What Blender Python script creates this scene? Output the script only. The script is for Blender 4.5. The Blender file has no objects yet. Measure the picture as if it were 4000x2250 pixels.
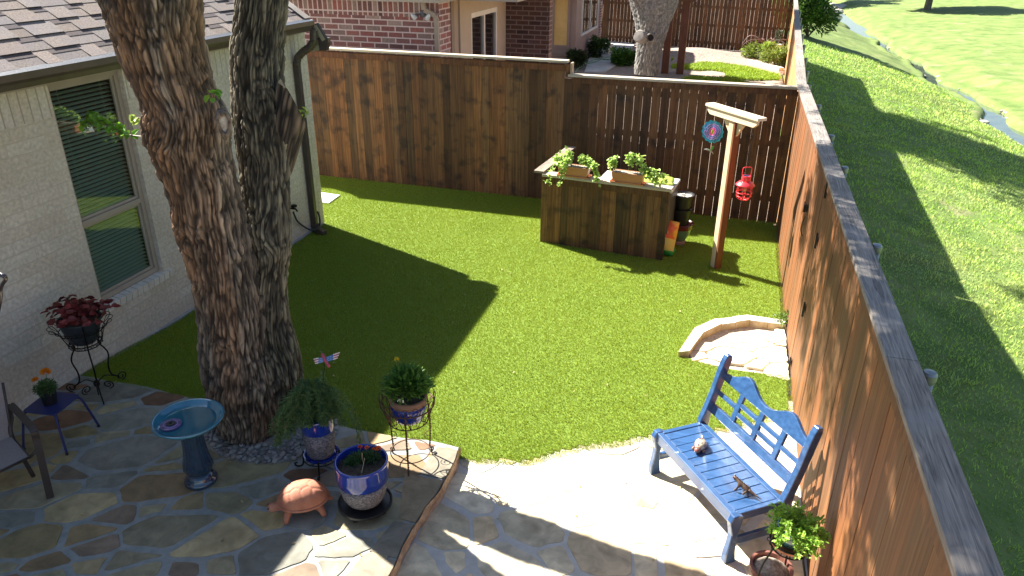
import bpy, bmesh, math, random
import numpy as np
from mathutils import Vector, Matrix, Quaternion, noise as mnoise
random.seed(7); rng = np.random.default_rng(11)
R_ = math.radians
S = bpy.context.scene
COL = S.collection

# ------------------------------------------------------------------ camera
CAM = np.array([[0.95945916, 0.28174, 0.00776], [0.12707218, -0.40712, -0.90449], [-0.25157658, 0.86881, -0.42640]])
fpx = 2884.0; ctr = (2000.0, 1125.0); CZ = 4.25
def _dir(u, v): return np.array([u - ctr[0], v - ctr[1], fpx])
_Dn = _dir(1945, 7250); _Dn /= np.linalg.norm(_Dn)
_Y = _dir(2935, -225); _Y = _Y / np.linalg.norm(_Y); _Y -= _Y.dot(_Dn) * _Dn; _Y /= np.linalg.norm(_Y)
_Z = -_Dn; _X = np.cross(_Y, _Z); RW = np.array([_X, _Y, _Z])          # world = RW @ cam(x right, y down, z fwd)
cam = bpy.data.cameras.new('camera'); camo = bpy.data.objects.new('camera', cam); COL.objects.link(camo)
cam.sensor_width = 36; cam.lens = 36 * fpx / 4000; cam.clip_end = 600; cam.clip_start = 0.05
m = Matrix.Identity(4)
for i in range(3):
    m[i][0] = RW[i][0]; m[i][1] = -RW[i][1]; m[i][2] = -RW[i][2]
m[2][3] = CZ
camo.matrix_world = m; S.camera = camo
# survey helpers: a point read off a 2576 px wide picture, met with a known plane of the real place
def _ray(u, v): return RW @ _dir(u * 1.5528, v * 1.5528)
def G(u, v, z=0.0):
    r = _ray(u, v); t = (z - CZ) / r[2]; return Vector((t * r[0], t * r[1], z))
def PY(u, v, y):
    r = _ray(u, v); t = y / r[1]; return Vector((t * r[0], y, CZ + t * r[2]))
def PX(u, v, x):
    r = _ray(u, v); t = x / r[0]; return Vector((x, t * r[1], CZ + t * r[2]))
# ------------------------------------------------------------------ light
SUN_EL, SUN_AZ = 43.2, -23.0            # azimuth = direction the shadows run, from +X
w = bpy.data.worlds.new('World'); S.world = w; w.use_nodes = True
nt = w.node_tree; bg = nt.nodes['Background']; sky = nt.nodes.new('ShaderNodeTexSky')
sky.sky_type = 'NISHITA'; sky.sun_disc = False; sky.sun_elevation = R_(SUN_EL)
sx, sy = -math.cos(R_(SUN_AZ)), -math.sin(R_(SUN_AZ))
sky.sun_rotation = math.atan2(sx, sy); sky.air_density = 1.0; sky.dust_density = 1.0; sky.ozone_density = 1.2
nt.links.new(sky.outputs[0], bg.inputs[0]); bg.inputs[1].default_value = 0.053
sl = bpy.data.lights.new('sun', 'SUN'); sl.energy = 5.0; sl.angle = R_(0.53); sl.color = (1, 0.95, 0.86)
so = bpy.data.objects.new('sun', sl); COL.objects.link(so)
sd = Vector((-sx * math.cos(R_(SUN_EL)), -sy * math.cos(R_(SUN_EL)), -math.sin(R_(SUN_EL))))
so.rotation_euler = sd.to_track_quat('-Z', 'Y').to_euler(); so.location = (-8, 6, 12)
vs = S.view_settings; vs.view_transform = 'Standard'; vs.look = 'None'; vs.exposure = 2.05; vs.gamma = 1
S.render.engine = 'CYCLES'; S.cycles.max_bounces = 7; S.cycles.transparent_max_bounces = 12
S.cycles.use_denoising = True

# ------------------------------------------------------------------ tagging
def tag(o, label=None, cat=None, group=None, kind=None):
    if label: o['label'] = label
    if cat: o['category'] = cat
    if group: o['group'] = group
    if kind: o['kind'] = kind
    return o
def thing(name, label, cat, loc=(0, 0, 0), rz=0, group=None):
    o = bpy.data.objects.new(name, None); COL.objects.link(o); o.location = loc; o.rotation_euler = (0, 0, rz)
    o.empty_display_size = 0.1
    return tag(o, label, cat, group)

# ------------------------------------------------------------------ materials
def mat(name, c, c2=None, rough=0.6, scale=6, st=(1, 1, 1), bump=0.0, bscale=None, attr=False, metal=0, spec=0.5,
        coat=0, detail=6, lo=0.35, hi=0.65, c3=None, trans=0, blotch=None, dist=0.0, broug=None):
    M = bpy.data.materials.new(name); M.use_nodes = True; N = M.node_tree.nodes; L = M.node_tree.links
    P = N['Principled BSDF']; P.inputs['Roughness'].default_value = rough; P.inputs['Metallic'].default_value = metal
    P.inputs['Specular IOR Level'].default_value = spec; P.inputs['Coat Weight'].default_value = coat
    P.inputs['Coat Roughness'].default_value = 0.06
    tc = N.new('ShaderNodeTexCoord'); mp = N.new('ShaderNodeMapping'); mp.inputs['Scale'].default_value = st
    L.new(tc.outputs['Object'], mp.inputs[0])
    rgb = (*c, 1)
    out = None
    if c2:
        n = N.new('ShaderNodeTexNoise'); n.inputs['Scale'].default_value = scale; n.inputs['Detail'].default_value = detail
        n.inputs['Distortion'].default_value = dist; n.inputs['Roughness'].default_value = 0.62
        L.new(mp.outputs[0], n.inputs['Vector'])
        r = N.new('ShaderNodeValToRGB'); r.color_ramp.elements[0].position = lo; r.color_ramp.elements[1].position = hi
        r.color_ramp.elements[0].color = rgb; r.color_ramp.elements[1].color = (*c2, 1)
        if c3:
            e = r.color_ramp.elements.new((lo + hi) / 2); e.color = (*c3, 1)
        L.new(n.outputs['Fac'], r.inputs[0]); out = r.outputs[0]
    if blotch:                                    # (colour, scale, lo, hi, strength): large irregular stains
        n2 = N.new('ShaderNodeTexNoise'); n2.inputs['Scale'].default_value = blotch[1]; n2.inputs['Detail'].default_value = 4
        L.new(tc.outputs['Object'], n2.inputs['Vector'])
        r2 = N.new('ShaderNodeMapRange'); r2.inputs[1].default_value = blotch[2]; r2.inputs[2].default_value = blotch[3]
        r2.inputs[3].default_value = 0; r2.inputs[4].default_value = blotch[4]
        L.new(n2.outputs['Fac'], r2.inputs[0])
        mx = N.new('ShaderNodeMix'); mx.data_type = 'RGBA'; L.new(r2.outputs[0], mx.inputs[0])
        if out: L.new(out, mx.inputs[6])
        else: mx.inputs[6].default_value = rgb
        mx.inputs[7].default_value = (*blotch[0], 1); out = mx.outputs[2]
    if attr:
        a = N.new('ShaderNodeAttribute'); a.attribute_name = 'Col'
        mx = N.new('ShaderNodeMix'); mx.data_type = 'RGBA'; mx.blend_type = 'MULTIPLY'; mx.inputs[0].default_value = 1
        if out: L.new(out, mx.inputs[6])
        else: mx.inputs[6].default_value = rgb
        L.new(a.outputs['Color'], mx.inputs[7]); out = mx.outputs[2]
    if out: L.new(out, P.inputs['Base Color'])
    else: P.inputs['Base Color'].default_value = rgb
    if bump:
        n = N.new('ShaderNodeTexNoise'); n.inputs['Scale'].default_value = bscale or scale; n.inputs['Detail'].default_value = 8
        n.inputs['Roughness'].default_value = broug or 0.6
        L.new(mp.outputs[0], n.inputs['Vector'])
        b = N.new('ShaderNodeBump'); b.inputs['Strength'].default_value = min(1, bump * 12); b.inputs['Distance'].default_value = bump
        L.new(n.outputs['Fac'], b.inputs['Height']); L.new(b.outputs[0], P.inputs['Normal'])
    if trans:
        T = N.new('ShaderNodeBsdfTranslucent'); mxs = N.new('ShaderNodeMixShader'); mxs.inputs[0].default_value = trans
        if out: L.new(out, T.inputs[0])
        else: T.inputs[0].default_value = rgb
        L.new(P.outputs[0], mxs.inputs[1]); L.new(T.outputs[0], mxs.inputs[2])
        L.new(mxs.outputs[0], N['Material Output'].inputs[0])
    return M

def brickmat(name, cols, mortar, plane='yz', bw=0.2, rh=0.077, mort=0.009, soldier=False, bump=0.004, painted=0.0):
    M = bpy.data.materials.new(name); M.use_nodes = True; N = M.node_tree.nodes; L = M.node_tree.links
    P = N['Principled BSDF']; P.inputs['Roughness'].default_value = 0.85
    tc = N.new('ShaderNodeTexCoord'); sp = N.new('ShaderNodeSeparateXYZ'); cb = N.new('ShaderNodeCombineXYZ')
    L.new(tc.outputs['Object'], sp.inputs[0])
    a, b = {'yz': ('Y', 'Z'), 'xz': ('X', 'Z'), 'xy': ('X', 'Y')}[plane]
    if soldier: a, b = b, a
    L.new(sp.outputs[a], cb.inputs[0]); L.new(sp.outputs[b], cb.inputs[1])
    B = N.new('ShaderNodeTexBrick'); L.new(cb.outputs[0], B.inputs[0])
    B.inputs['Scale'].default_value = 1; B.inputs['Brick Width'].default_value = bw; B.inputs['Row Height'].default_value = rh
    B.inputs['Mortar Size'].default_value = mort; B.inputs['Mortar Smooth'].default_value = 0.25
    if soldier: B.offset = 0.0
    B.inputs['Color1'].default_value = (0, 0, 0, 1); B.inputs['Color2'].default_value = (1, 1, 1, 1)
    B.inputs['Mortar'].default_value = (0.5, 0.5, 0.5, 1)
    r = N.new('ShaderNodeValToRGB'); r.color_ramp.interpolation = 'LINEAR'
    els = r.color_ramp.elements
    for i, c in enumerate(cols):
        t = i / (len(cols) - 1)
        e = els[0] if i == 0 else (els[1] if i == 1 else els.new(t)); 
        e.position = t; e.color = (*c, 1)
    L.new(B.outputs['Color'], r.inputs[0])
    n = N.new('ShaderNodeTexNoise'); n.inputs['Scale'].default_value = 28; n.inputs['Detail'].default_value = 7; L.new(tc.outputs['Object'], n.inputs['Vector'])
    mr = N.new('ShaderNodeMapRange'); mr.inputs[1].default_value = .3; mr.inputs[2].default_value = .7; mr.inputs[3].default_value = .78; mr.inputs[4].default_value = 1.15
    L.new(n.outputs['Fac'], mr.inputs[0])
    n3 = N.new('ShaderNodeTexNoise'); n3.inputs['Scale'].default_value = 1.1; n3.inputs['Detail'].default_value = 3; L.new(tc.outputs['Object'], n3.inputs['Vector'])
    mr3 = N.new('ShaderNodeMapRange'); mr3.inputs[1].default_value = .35; mr3.inputs[2].default_value = .65; mr3.inputs[3].default_value = .88; mr3.inputs[4].default_value = 1.06
    L.new(n3.outputs['Fac'], mr3.inputs[0])
    mm = N.new('ShaderNodeMath'); mm.operation = 'MULTIPLY'; L.new(mr.outputs[0], mm.inputs[0]); L.new(mr3.outputs[0], mm.inputs[1])
    hs = N.new('ShaderNodeHueSaturation'); L.new(mm.outputs[0], hs.inputs['Value']); L.new(r.outputs[0], hs.inputs['Color'])
    mx = N.new('ShaderNodeMix'); mx.data_type = 'RGBA'; L.new(B.outputs['Fac'], mx.inputs[0]); L.new(hs.outputs[0], mx.inputs[6]); mx.inputs[7].default_value = (*mortar, 1)
    L.new(mx.outputs[2], P.inputs['Base Color'])
    inv = N.new('ShaderNodeMath'); inv.operation = 'MULTIPLY_ADD'; inv.inputs[1].default_value = -1.0
    L.new(B.outputs['Fac'], inv.inputs[0])
    m2 = N.new('ShaderNodeMath'); m2.operation = 'MULTIPLY'; m2.inputs[1].default_value = 0.7; L.new(n.outputs['Fac'], m2.inputs[0]); L.new(m2.outputs[0], inv.inputs[2])
    bp = N.new('ShaderNodeBump'); bp.inputs['Distance'].default_value = bump; bp.inputs['Strength'].default_value = 0.8
    L.new(inv.outputs[0], bp.inputs['Height']); L.new(bp.outputs[0], P.inputs['Normal'])
    return M

# ------------------------------------------------------------------ mesh builder
class MB:
    def __init__(s): s.v = []; s.f = []; s.m = []; s.c = []
    def add(s, vs, fs, c=(1, 1, 1), mi=0):
        b = len(s.v); s.v += [tuple(p) for p in vs]
        if isinstance(c, list): s.c += c
        else: s.c += [c] * len(vs)
        s.f += [tuple(i + b for i in f) for f in fs]; s.m += [mi] * len(fs); return s
    def box(s, lo, hi, c=(1, 1, 1), mi=0, M=None):
        x0, y0, z0 = lo; x1, y1, z1 = hi
        V = [Vector(p) for p in ((x0, y0, z0), (x1, y0, z0), (x1, y1, z0), (x0, y1, z0), (x0, y0, z1), (x1, y0, z1), (x1, y1, z1), (x0, y1, z1))]
        if M is not None: V = [M @ p for p in V]
        return s.add(V, [(0, 3, 2, 1), (4, 5, 6, 7), (0, 1, 5, 4), (1, 2, 6, 5), (2, 3, 7, 6), (3, 0, 4, 7)], c, mi)
    def beam(s, p0, p1, wd, th, up=(0, 0, 1), c=(1, 1, 1), mi=0):
        p0 = Vector(p0); p1 = Vector(p1); d = (p1 - p0); L = d.length; d.normalize(); up = Vector(up)
        sd_ = d.cross(up); sd_ = sd_.normalized() if sd_.length > 1e-5 else Vector((1, 0, 0)); up2 = sd_.cross(d)
        M = Matrix((( *d, 0), (*sd_, 0), (*up2, 0), (0, 0, 0, 1))).transposed(); M.translation = p0
        return s.box((0, -wd / 2, -th / 2), (L, wd / 2, th / 2), c, mi, M)
    def tube(s, pts, r, n=8, c=(1, 1, 1), mi=0, closed=False):
        P = [Vector(p) for p in pts]; k = len(P)
        rr = r if isinstance(r, (list, tuple)) else [r] * k
        T = []
        for i in range(k):
            a = P[(i - 1) % k] if (closed or i > 0) else P[i]; b = P[(i + 1) % k] if (closed or i < k - 1) else P[i]
            t = (b - a); T.append(t.normalized() if t.length > 1e-9 else Vector((0, 0, 1)))
        nrm = T[0].orthogonal().normalized(); V = []
        for i in range(k):
            nrm = (nrm - T[i] * nrm.dot(T[i])); nrm = nrm.normalized() if nrm.length > 1e-6 else T[i].orthogonal().normalized()
            bn = T[i].cross(nrm)
            for j in range(n):
                a = 2 * math.pi * j / n; V.append(P[i] + (nrm * math.cos(a) + bn * math.sin(a)) * rr[i])
        F = []
        for i in range(k if closed else k - 1):
            i2 = (i + 1) % k
            for j in range(n): F.append((i * n + j, i * n + (j + 1) % n, i2 * n + (j + 1) % n, i2 * n + j))
        if not closed: F += [tuple(range(n - 1, -1, -1)), tuple((k - 1) * n + j for j in range(n))]
        return s.add(V, F, c, mi)
    def lathe(s, prof, o=(0, 0, 0), n=40, c=(1, 1, 1), mi=0, M=None, rfun=None, cap=True):
        V = []; o = Vector(o)
        for (r, z) in prof:
            for j in range(n):
                a = 2 * math.pi * j / n; q = r * (rfun(a, z) if rfun else 1)
                p = Vector((q * math.cos(a), q * math.sin(a), z)); p = (M @ p) if M is not None else p; V.append(p + o)
        F = []
        for i in range(len(prof) - 1):
            for j in range(n): F.append((i * n + j, i * n + (j + 1) % n, (i + 1) * n + (j + 1) % n, (i + 1) * n + j))
        if cap:
            if prof[0][0] > 1e-4: F.append(tuple(range(n - 1, -1, -1)))
            if prof[-1][0] > 1e-4: F.append(tuple((len(prof) - 1) * n + j for j in range(n)))
        return s.add(V, F, c, mi)
    def prism(s, poly, vec, c=(1, 1, 1), mi=0):
        P = [Vector(p) for p in poly]; vec = Vector(vec); n = len(P)
        F = [tuple(range(n - 1, -1, -1)), tuple(range(n, 2 * n))] + [(i, (i + 1) % n, (i + 1) % n + n, i + n) for i in range(n)]
        return s.add(P + [p + vec for p in P], F, c, mi)
    def ell(s, o, r, n=14, M=None, c=(1, 1, 1), mi=0):
        prof = [(max(1e-5, math.sin(math.pi * i / (n // 2 + 2))), -math.cos(math.pi * i / (n // 2 + 2))) for i in range(n // 2 + 3)]
        D = Matrix.Diagonal((r[0], r[1], r[2], 1)); 
        if M is not None: D = M @ D
        return s.lathe(prof, o, n, c, mi, D, cap=False)
    def build(s, name, mats, parent=None, smooth=False, bevel=0, recalc=True):
        me = bpy.data.meshes.new(name); me.from_pydata(s.v, [], s.f)
        mats = mats if isinstance(mats, (list, tuple)) else [mats]
        for q in mats: me.materials.append(q)
        if len(mats) > 1: me.polygons.foreach_set('material_index', s.m)
        ca = me.color_attributes.new('Col', 'FLOAT_COLOR', 'POINT')
        arr = np.ones((len(s.v), 4), np.float32); arr[:, :3] = np.array(s.c, np.float32).reshape(-1, 3); ca.data.foreach_set('color', arr.ravel())
        if recalc:
            bm = bmesh.new(); bm.from_mesh(me); bmesh.ops.recalc_face_normals(bm, faces=bm.faces); bm.to_mesh(me); bm.free()
        if smooth: me.polygons.foreach_set('use_smooth', [True] * len(me.polygons))
        me.update(); o = bpy.data.objects.new(name, me); COL.objects.link(o)
        if parent: o.parent = parent
        if bevel:
            b = o.modifiers.new('bevel', 'BEVEL'); b.width = bevel; b.segments = 2; b.limit_method = 'ANGLE'; b.angle_limit = R_(40)
            b.harden_normals = False
        if smooth == 'auto' or bevel:
            pass
        return o
def npmesh(name, V, F, C, mats, parent=None, mi=None, smooth=False):
    """V (n,3), F (m,k) same k, C (n,3)"""
    me = bpy.data.meshes.new(name); n = len(V); mF, k = F.shape
    me.vertices.add(n); me.vertices.foreach_set('co', np.ascontiguousarray(V, np.float32).ravel())
    me.loops.add(mF * k); me.loops.foreach_set('vertex_index', np.ascontiguousarray(F, np.int32).ravel())
    me.polygons.add(mF); me.polygons.foreach_set('loop_start', np.arange(0, mF * k, k, dtype=np.int32))
    me.polygons.foreach_set('loop_total', np.full(mF, k, np.int32))
    if smooth: me.polygons.foreach_set('use_smooth', np.ones(mF, bool))
    for q in (mats if isinstance(mats, (list, tuple)) else [mats]): me.materials.append(q)
    if mi is not None: me.polygons.foreach_set('material_index', mi)
    me.update(calc_edges=True)
    ca = me.color_attributes.new('Col', 'FLOAT_COLOR', 'POINT'); A = np.ones((n, 4), np.float32); A[:, :3] = C; ca.data.foreach_set('color', A.ravel())
    me.validate(); o = bpy.data.objects.new(name, me); COL.objects.link(o)
    if parent: o.parent = parent
    return o
def hsh(ix, iy, iz, sd=0):
    h = (ix * 374761393 + iy * 668265263 + iz * 1274126177 + sd * 974634777) & 0xFFFFFFFF
    h = ((h ^ (h >> 13)) * 1274126177) & 0xFFFFFFFF
    return ((h ^ (h >> 16)) & 0xFFFFFF) / float(0xFFFFFF)
def vnoise(x, y, z, sd=0):
    x = np.asarray(x, float); y = np.asarray(y, float); z = np.asarray(z, float) + 0 * x
    ix = np.floor(x).astype(np.int64); iy = np.floor(y).astype(np.int64); iz = np.floor(z).astype(np.int64)
    fx, fy, fz = x - ix, y - iy, z - iz
    fx = fx * fx * (3 - 2 * fx); fy = fy * fy * (3 - 2 * fy); fz = fz * fz * (3 - 2 * fz)
    r = 0
    for a in (0, 1):
        for b in (0, 1):
            for c in (0, 1):
                r = r + hsh(ix + a, iy + b, iz + c, sd) * (fx if a else 1 - fx) * (fy if b else 1 - fy) * (fz if c else 1 - fz)
    return r
def smooth(a, b, x):
    t = np.clip((x - a) / (b - a), 0, 1); return t * t * (3 - 2 * t)
def blades(name, P, h, wd, C, m, lean=0.5, parent=None, sd=1):
    """one tapering bent blade per point: 5 vertices, 3 triangles -> as 2 quads-ish (tris)"""
    r = np.random.default_rng(sd); n = len(P); a = r.uniform(0, 2 * np.pi, n); b = r.uniform(0, 2 * np.pi, n)
    sx_, sy_ = np.cos(a) * wd / 2, np.sin(a) * wd / 2; lx, ly = np.cos(b) * h * lean * r.uniform(.2, 1, n), np.sin(b) * h * lean * r.uniform(.2, 1, n)
    z0 = np.zeros(n)
    v0 = P + np.stack([-sx_, -sy_, z0], 1); v1 = P + np.stack([sx_, sy_, z0], 1)
    v2 = P + np.stack([lx * .35 + sx_ * .7, ly * .35 + sy_ * .7, h * .6], 1); v3 = P + np.stack([lx * .35 - sx_ * .7, ly * .35 - sy_ * .7, h * .6], 1)
    v4 = P + np.stack([lx, ly, h], 1)
    V = np.stack([v0, v1, v2, v3, v4], 1).reshape(-1, 3); i = np.arange(n)[:, None] * 5
    F = np.concatenate([i + [0, 1, 2], i + [0, 2, 3], i + [3, 2, 4]], 0)
    return npmesh(name, V, F, np.repeat(C, 5, 0), m, parent)
def leafmesh(name, P, D, Nn, L, W, C, m, parent=None, fold=0.25):
    """folded pointed leaves; P base, D direction, Nn normal"""
    D = D / np.linalg.norm(D, axis=1, keepdims=True); Sd = np.cross(D, Nn); Sd /= (np.linalg.norm(Sd, axis=1, keepdims=True) + 1e-9); U = np.cross(Sd, D)
    L = L[:, None]; W = W[:, None]
    v = [P, P + D * L * .35 + Sd * W * .5 + U * W * fold, P + D * L * .75 + Sd * W * .36 + U * W * fold * .6, P + D * L - U * L * .12,
         P + D * L * .75 - Sd * W * .36 + U * W * fold * .6, P + D * L * .35 - Sd * W * .5 + U * W * fold, P + D * L * .5]
    V = np.stack(v, 1).reshape(-1, 3); i = np.arange(len(P))[:, None] * 7
    F = np.concatenate([i + [0, 1, 6], i + [1, 2, 6], i + [2, 3, 6], i + [3, 4, 6], i + [4, 5, 6], i + [5, 0, 6]], 0)
    return npmesh(name, V, F, np.repeat(C, 7, 0), m, parent)
def rv(n, r=rng):
    a = r.normal(size=(n, 3)); return a / np.linalg.norm(a, axis=1, keepdims=True)
def inpoly(x, y, poly):
    ins = np.zeros(len(x), bool); n = len(poly)
    for i in range(n):
        x0, y0 = poly[i][:2]; x1, y1 = poly[(i + 1) % n][:2]
        c = ((y0 > y) != (y1 > y)); t = np.divide(y - y0, (y1 - y0), out=np.zeros_like(y), where=c)
        ins ^= c & (x < x0 + t * (x1 - x0))
    return ins
def board_col(lo=.55, hi=1.25, warm=.12):
    k = random.uniform(lo, hi); t = random.uniform(-warm, warm); return (k * (1 + t), k, k * (1 - t))
def spline(P, k=8, closed=False):
    P = [Vector(p) for p in P]; n = len(P); out = []
    for i in range(n if closed else n - 1):
        a, b, c, d = (P[(i - 1) % n] if closed or i > 0 else P[0]), P[i], P[(i + 1) % n], (P[(i + 2) % n] if closed or i + 2 < n else P[-1])
        for t in range(k):
            t /= k; out.append(.5 * ((2 * b) + (c - a) * t + (2 * a - 5 * b + 4 * c - d) * t * t + (3 * b - a - 3 * c + d) * t ** 3))
    if not closed: out.append(P[-1])
    return out

def worley(x, y, z, sd=0):
    ix = np.floor(x).astype(np.int64); iy = np.floor(y).astype(np.int64); iz = np.floor(z).astype(np.int64)
    f1 = np.full(x.shape, 9.0); f2 = np.full(x.shape, 9.0); idc = np.zeros(x.shape)
    for a in (-1, 0, 1):
        for b in (-1, 0, 1):
            for c in (-1, 0, 1):
                jx, jy, jz = ix + a, iy + b, iz + c
                d = (jx + hsh(jx, jy, jz, sd) - x) ** 2 + (jy + hsh(jx, jy, jz, sd + 1) - y) ** 2 + (jz + hsh(jx, jy, jz, sd + 2) - z) ** 2
                n = d < f1; f2 = np.where(n, f1, np.minimum(f2, d)); idc = np.where(n, hsh(jx, jy, jz, sd + 3), idc); f1 = np.where(n, d, f1)
    return np.sqrt(f1), np.sqrt(f2), idc
# ================================================================== MATERIALS (shared)
m_turf = mat('turf_blades', (1, 1, 1), attr=True, rough=0.5, spec=0.3, trans=0.25)
m_turfbase = mat('turf_backing', (0.12, 0.19, 0.015), (0.14, 0.215, 0.018), scale=60, rough=0.9, bump=0.004, bscale=220, detail=3)
m_bank = mat('bank_grass', (0.072, 0.13, 0.016), (0.165, 0.21, 0.05), scale=1.1, rough=0.9, detail=14, lo=.34, hi=.64, bump=0.05, bscale=9, blotch=((0.25, 0.21, 0.12), 0.9, .6, .72, .55))
m_blade2 = mat('grass_blades', (1, 1, 1), attr=True, rough=0.6, spec=0.25, trans=0.3)
m_mortar = mat('mortar', (0.21, 0.22, 0.21), (0.30, 0.305, 0.285), scale=9, rough=0.9, bump=0.004, bscale=60, blotch=((0.24, 0.24, 0.22), 3, .5, .7, .5))
m_stone = mat('flagstone', (0.70, 0.67, 0.63), (1.15, 1.1, 1.02), scale=6, rough=0.8, attr=True, bump=0.006, bscale=16, dist=.6, blotch=((0.42, 0.36, 0.28), 4, .55, .7, .45))
m_edge = mat('stone_edge', (0.30, 0.19, 0.12), (0.55, 0.42, 0.28), scale=9, rough=0.85, bump=0.012, bscale=22)
m_cream = mat('cream_stone', (0.55, 0.50, 0.38), (0.72, 0.69, 0.60), scale=10, rough=0.85, bump=0.008, bscale=30)
m_tan = mat('tan_stone', (0.42, 0.31, 0.16), (0.62, 0.5, 0.32), scale=10, rough=0.85, bump=0.008, bscale=30)
m_gravel = mat('pea_gravel', (0.38, 0.31, 0.22), (0.7, 0.64, 0.52), scale=55, rough=0.9, bump=0.012, bscale=70, detail=3)
m_mulch = mat('mulch', (0.13, 0.095, 0.075), (0.42, 0.34, 0.28), scale=16, rough=0.95, bump=0.04, bscale=26, detail=9, st=(1, 1.6, 1))
m_conc = mat('concrete', (0.42, 0.42, 0.42), (0.55, 0.54, 0.51), scale=3, rough=0.9, bump=0.003, bscale=40)
m_water = mat('creek_water', (0.05, 0.07, 0.06), (0.09, 0.11, 0.08), scale=1.5, rough=0.08, bump=0.012, bscale=5, spec=0.9)
m_soil = mat('potting_soil', (0.028, 0.02, 0.014), (0.085, 0.06, 0.04), scale=45, rough=1, bump=0.012, bscale=60)
WZ = (26, 26, 1.1)
m_back = mat('stained_cedar_dark', (0.050, 0.019, 0.007), (0.20, 0.092, 0.034), scale=1.3, st=WZ, rough=0.72, attr=True, bump=0.003, lo=.26, hi=.72, blotch=((0.028, 0.014, 0.009), 4.5, .52, .70, .85))
m_side = mat('stained_cedar_warm', (0.085, 0.027, 0.006), (0.245, 0.098, 0.028), scale=1.2, st=(34, 34, .8), rough=0.7, attr=True, bump=0.002, lo=.3, hi=.7, blotch=((0.17, 0.085, 0.045), 2.0, .55, .75, .5))
m_cap = mat('weathered_cap', (0.075, 0.065, 0.06), (0.30, 0.26, 0.22), scale=1.6, st=(30, 1.3, 30), rough=0.85, attr=True, bump=0.003, lo=.32, hi=.66, dist=1.6, blotch=((0.24, 0.23, 0.22), 2.4, .5, .68, .5))
m_capx = mat('weathered_cap_across', (0.35, 0.29, 0.22), (0.56, 0.49, 0.38), scale=1.4, st=(1.2, 30, 30), rough=0.85, attr=True, bump=0.003, lo=.32, hi=.66)
m_pine = mat('pale_pine', (0.56, 0.38, 0.22), (0.74, 0.56, 0.37), scale=1.6, st=(22, 22, 1.2), rough=0.7, bump=0.002, lo=.35, hi=.65, dist=.5)
m_galv = mat('galvanised_steel', (0.20, 0.21, 0.21), (0.30, 0.31, 0.31), scale=9, rough=0.45, metal=0.7)
m_blackm = mat('black_metal', (0.015, 0.014, 0.014), rough=0.45, metal=0.6)
m_rust = mat('rusty_wire', (0.05, 0.028, 0.02), (0.14, 0.075, 0.045), scale=30, rough=0.6, metal=0.5)
m_trim = mat('taupe_trim', (0.30, 0.26, 0.215), (0.33, 0.29, 0.24), scale=4, rough=0.6)
m_bronze = mat('bronze_gutter', (0.055, 0.042, 0.036), (0.075, 0.058, 0.05), scale=6, rough=0.38, spec=.5)
m_wb = brickmat('painted_white_brick', [(0.53, 0.46, 0.37), (0.57, 0.525, 0.45), (0.555, 0.49, 0.405), (0.585, 0.55, 0.475)], (0.505, 0.45, 0.375), 'yz', bw=.42, rh=.122, mort=.006, bump=.0035)
m_wbs = brickmat('painted_white_soldier', [(0.56, 0.51, 0.43), (0.62, 0.59, 0.53), (0.56, 0.5, 0.42)], (0.38, 0.34, 0.29), 'yz', bw=.6, rh=.1, mort=.009, soldier=True, bump=.008)
m_wbx = brickmat('painted_white_brick_x', [(0.52, 0.48, 0.43), (0.62, 0.60, 0.56), (0.66, 0.65, 0.62)], (0.50, 0.47, 0.42), 'xz', bw=.42, rh=.122, mort=.007)
RC = [(0.13, 0.07, 0.07), (0.28, 0.135, 0.125), (0.18, 0.105, 0.105), (0.34, 0.12, 0.105), (0.26, 0.19, 0.165), (0.40, 0.29, 0.26)]
m_rbx = brickmat('red_brick_front', RC, (0.62, 0.50, 0.48), 'xz', bw=.30, rh=.106, mort=.014)
m_rby = brickmat('red_brick_side', RC, (0.62, 0.50, 0.48), 'yz', bw=.30, rh=.106, mort=.014)
m_rbs = brickmat('red_brick_soldier', RC, (0.62, 0.50, 0.48), 'xz', bw=.30, rh=.106, mort=.014, soldier=True)
def glassmat(name, tint=(1, 1, 1), refl=0.16, rough=0.0):
    M = bpy.data.materials.new(name); M.use_nodes = True; N = M.node_tree.nodes; L = M.node_tree.links; N.remove(N['Principled BSDF'])
    t = N.new('ShaderNodeBsdfTransparent'); t.inputs[0].default_value = (*tint, 1); g = N.new('ShaderNodeBsdfGlossy'); g.inputs['Roughness'].default_value = rough
    lw0 = N.new('ShaderNodeLayerWeight'); lw0.inputs[0].default_value = .5; lw = N.new('ShaderNodeMath'); lw.operation = 'POWER'; lw.inputs[1].default_value = 3.0; L.new(lw0.outputs['Facing'], lw.inputs[0])
    mr = N.new('ShaderNodeMath'); mr.operation = 'MULTIPLY_ADD'; mr.inputs[1].default_value = 0.75; mr.inputs[2].default_value = refl; L.new(lw.outputs[0], mr.inputs[0]); mr.use_clamp = True
    x = N.new('ShaderNodeMixShader'); L.new(mr.outputs[0], x.inputs[0]); L.new(t.outputs[0], x.inputs[1]); L.new(g.outputs[0], x.inputs[2]); L.new(x.outputs[0], N['Material Output'].inputs[0])
    return M
m_glass = glassmat('window_glass', (.85, .93, .88), .045)
m_dark = mat('dark_interior', (0.012, 0.012, 0.012), rough=0.9)
m_blind = mat('window_blind', (0.46, 0.48, 0.43), (0.51, 0.53, 0.48), scale=3, rough=0.6)

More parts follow.
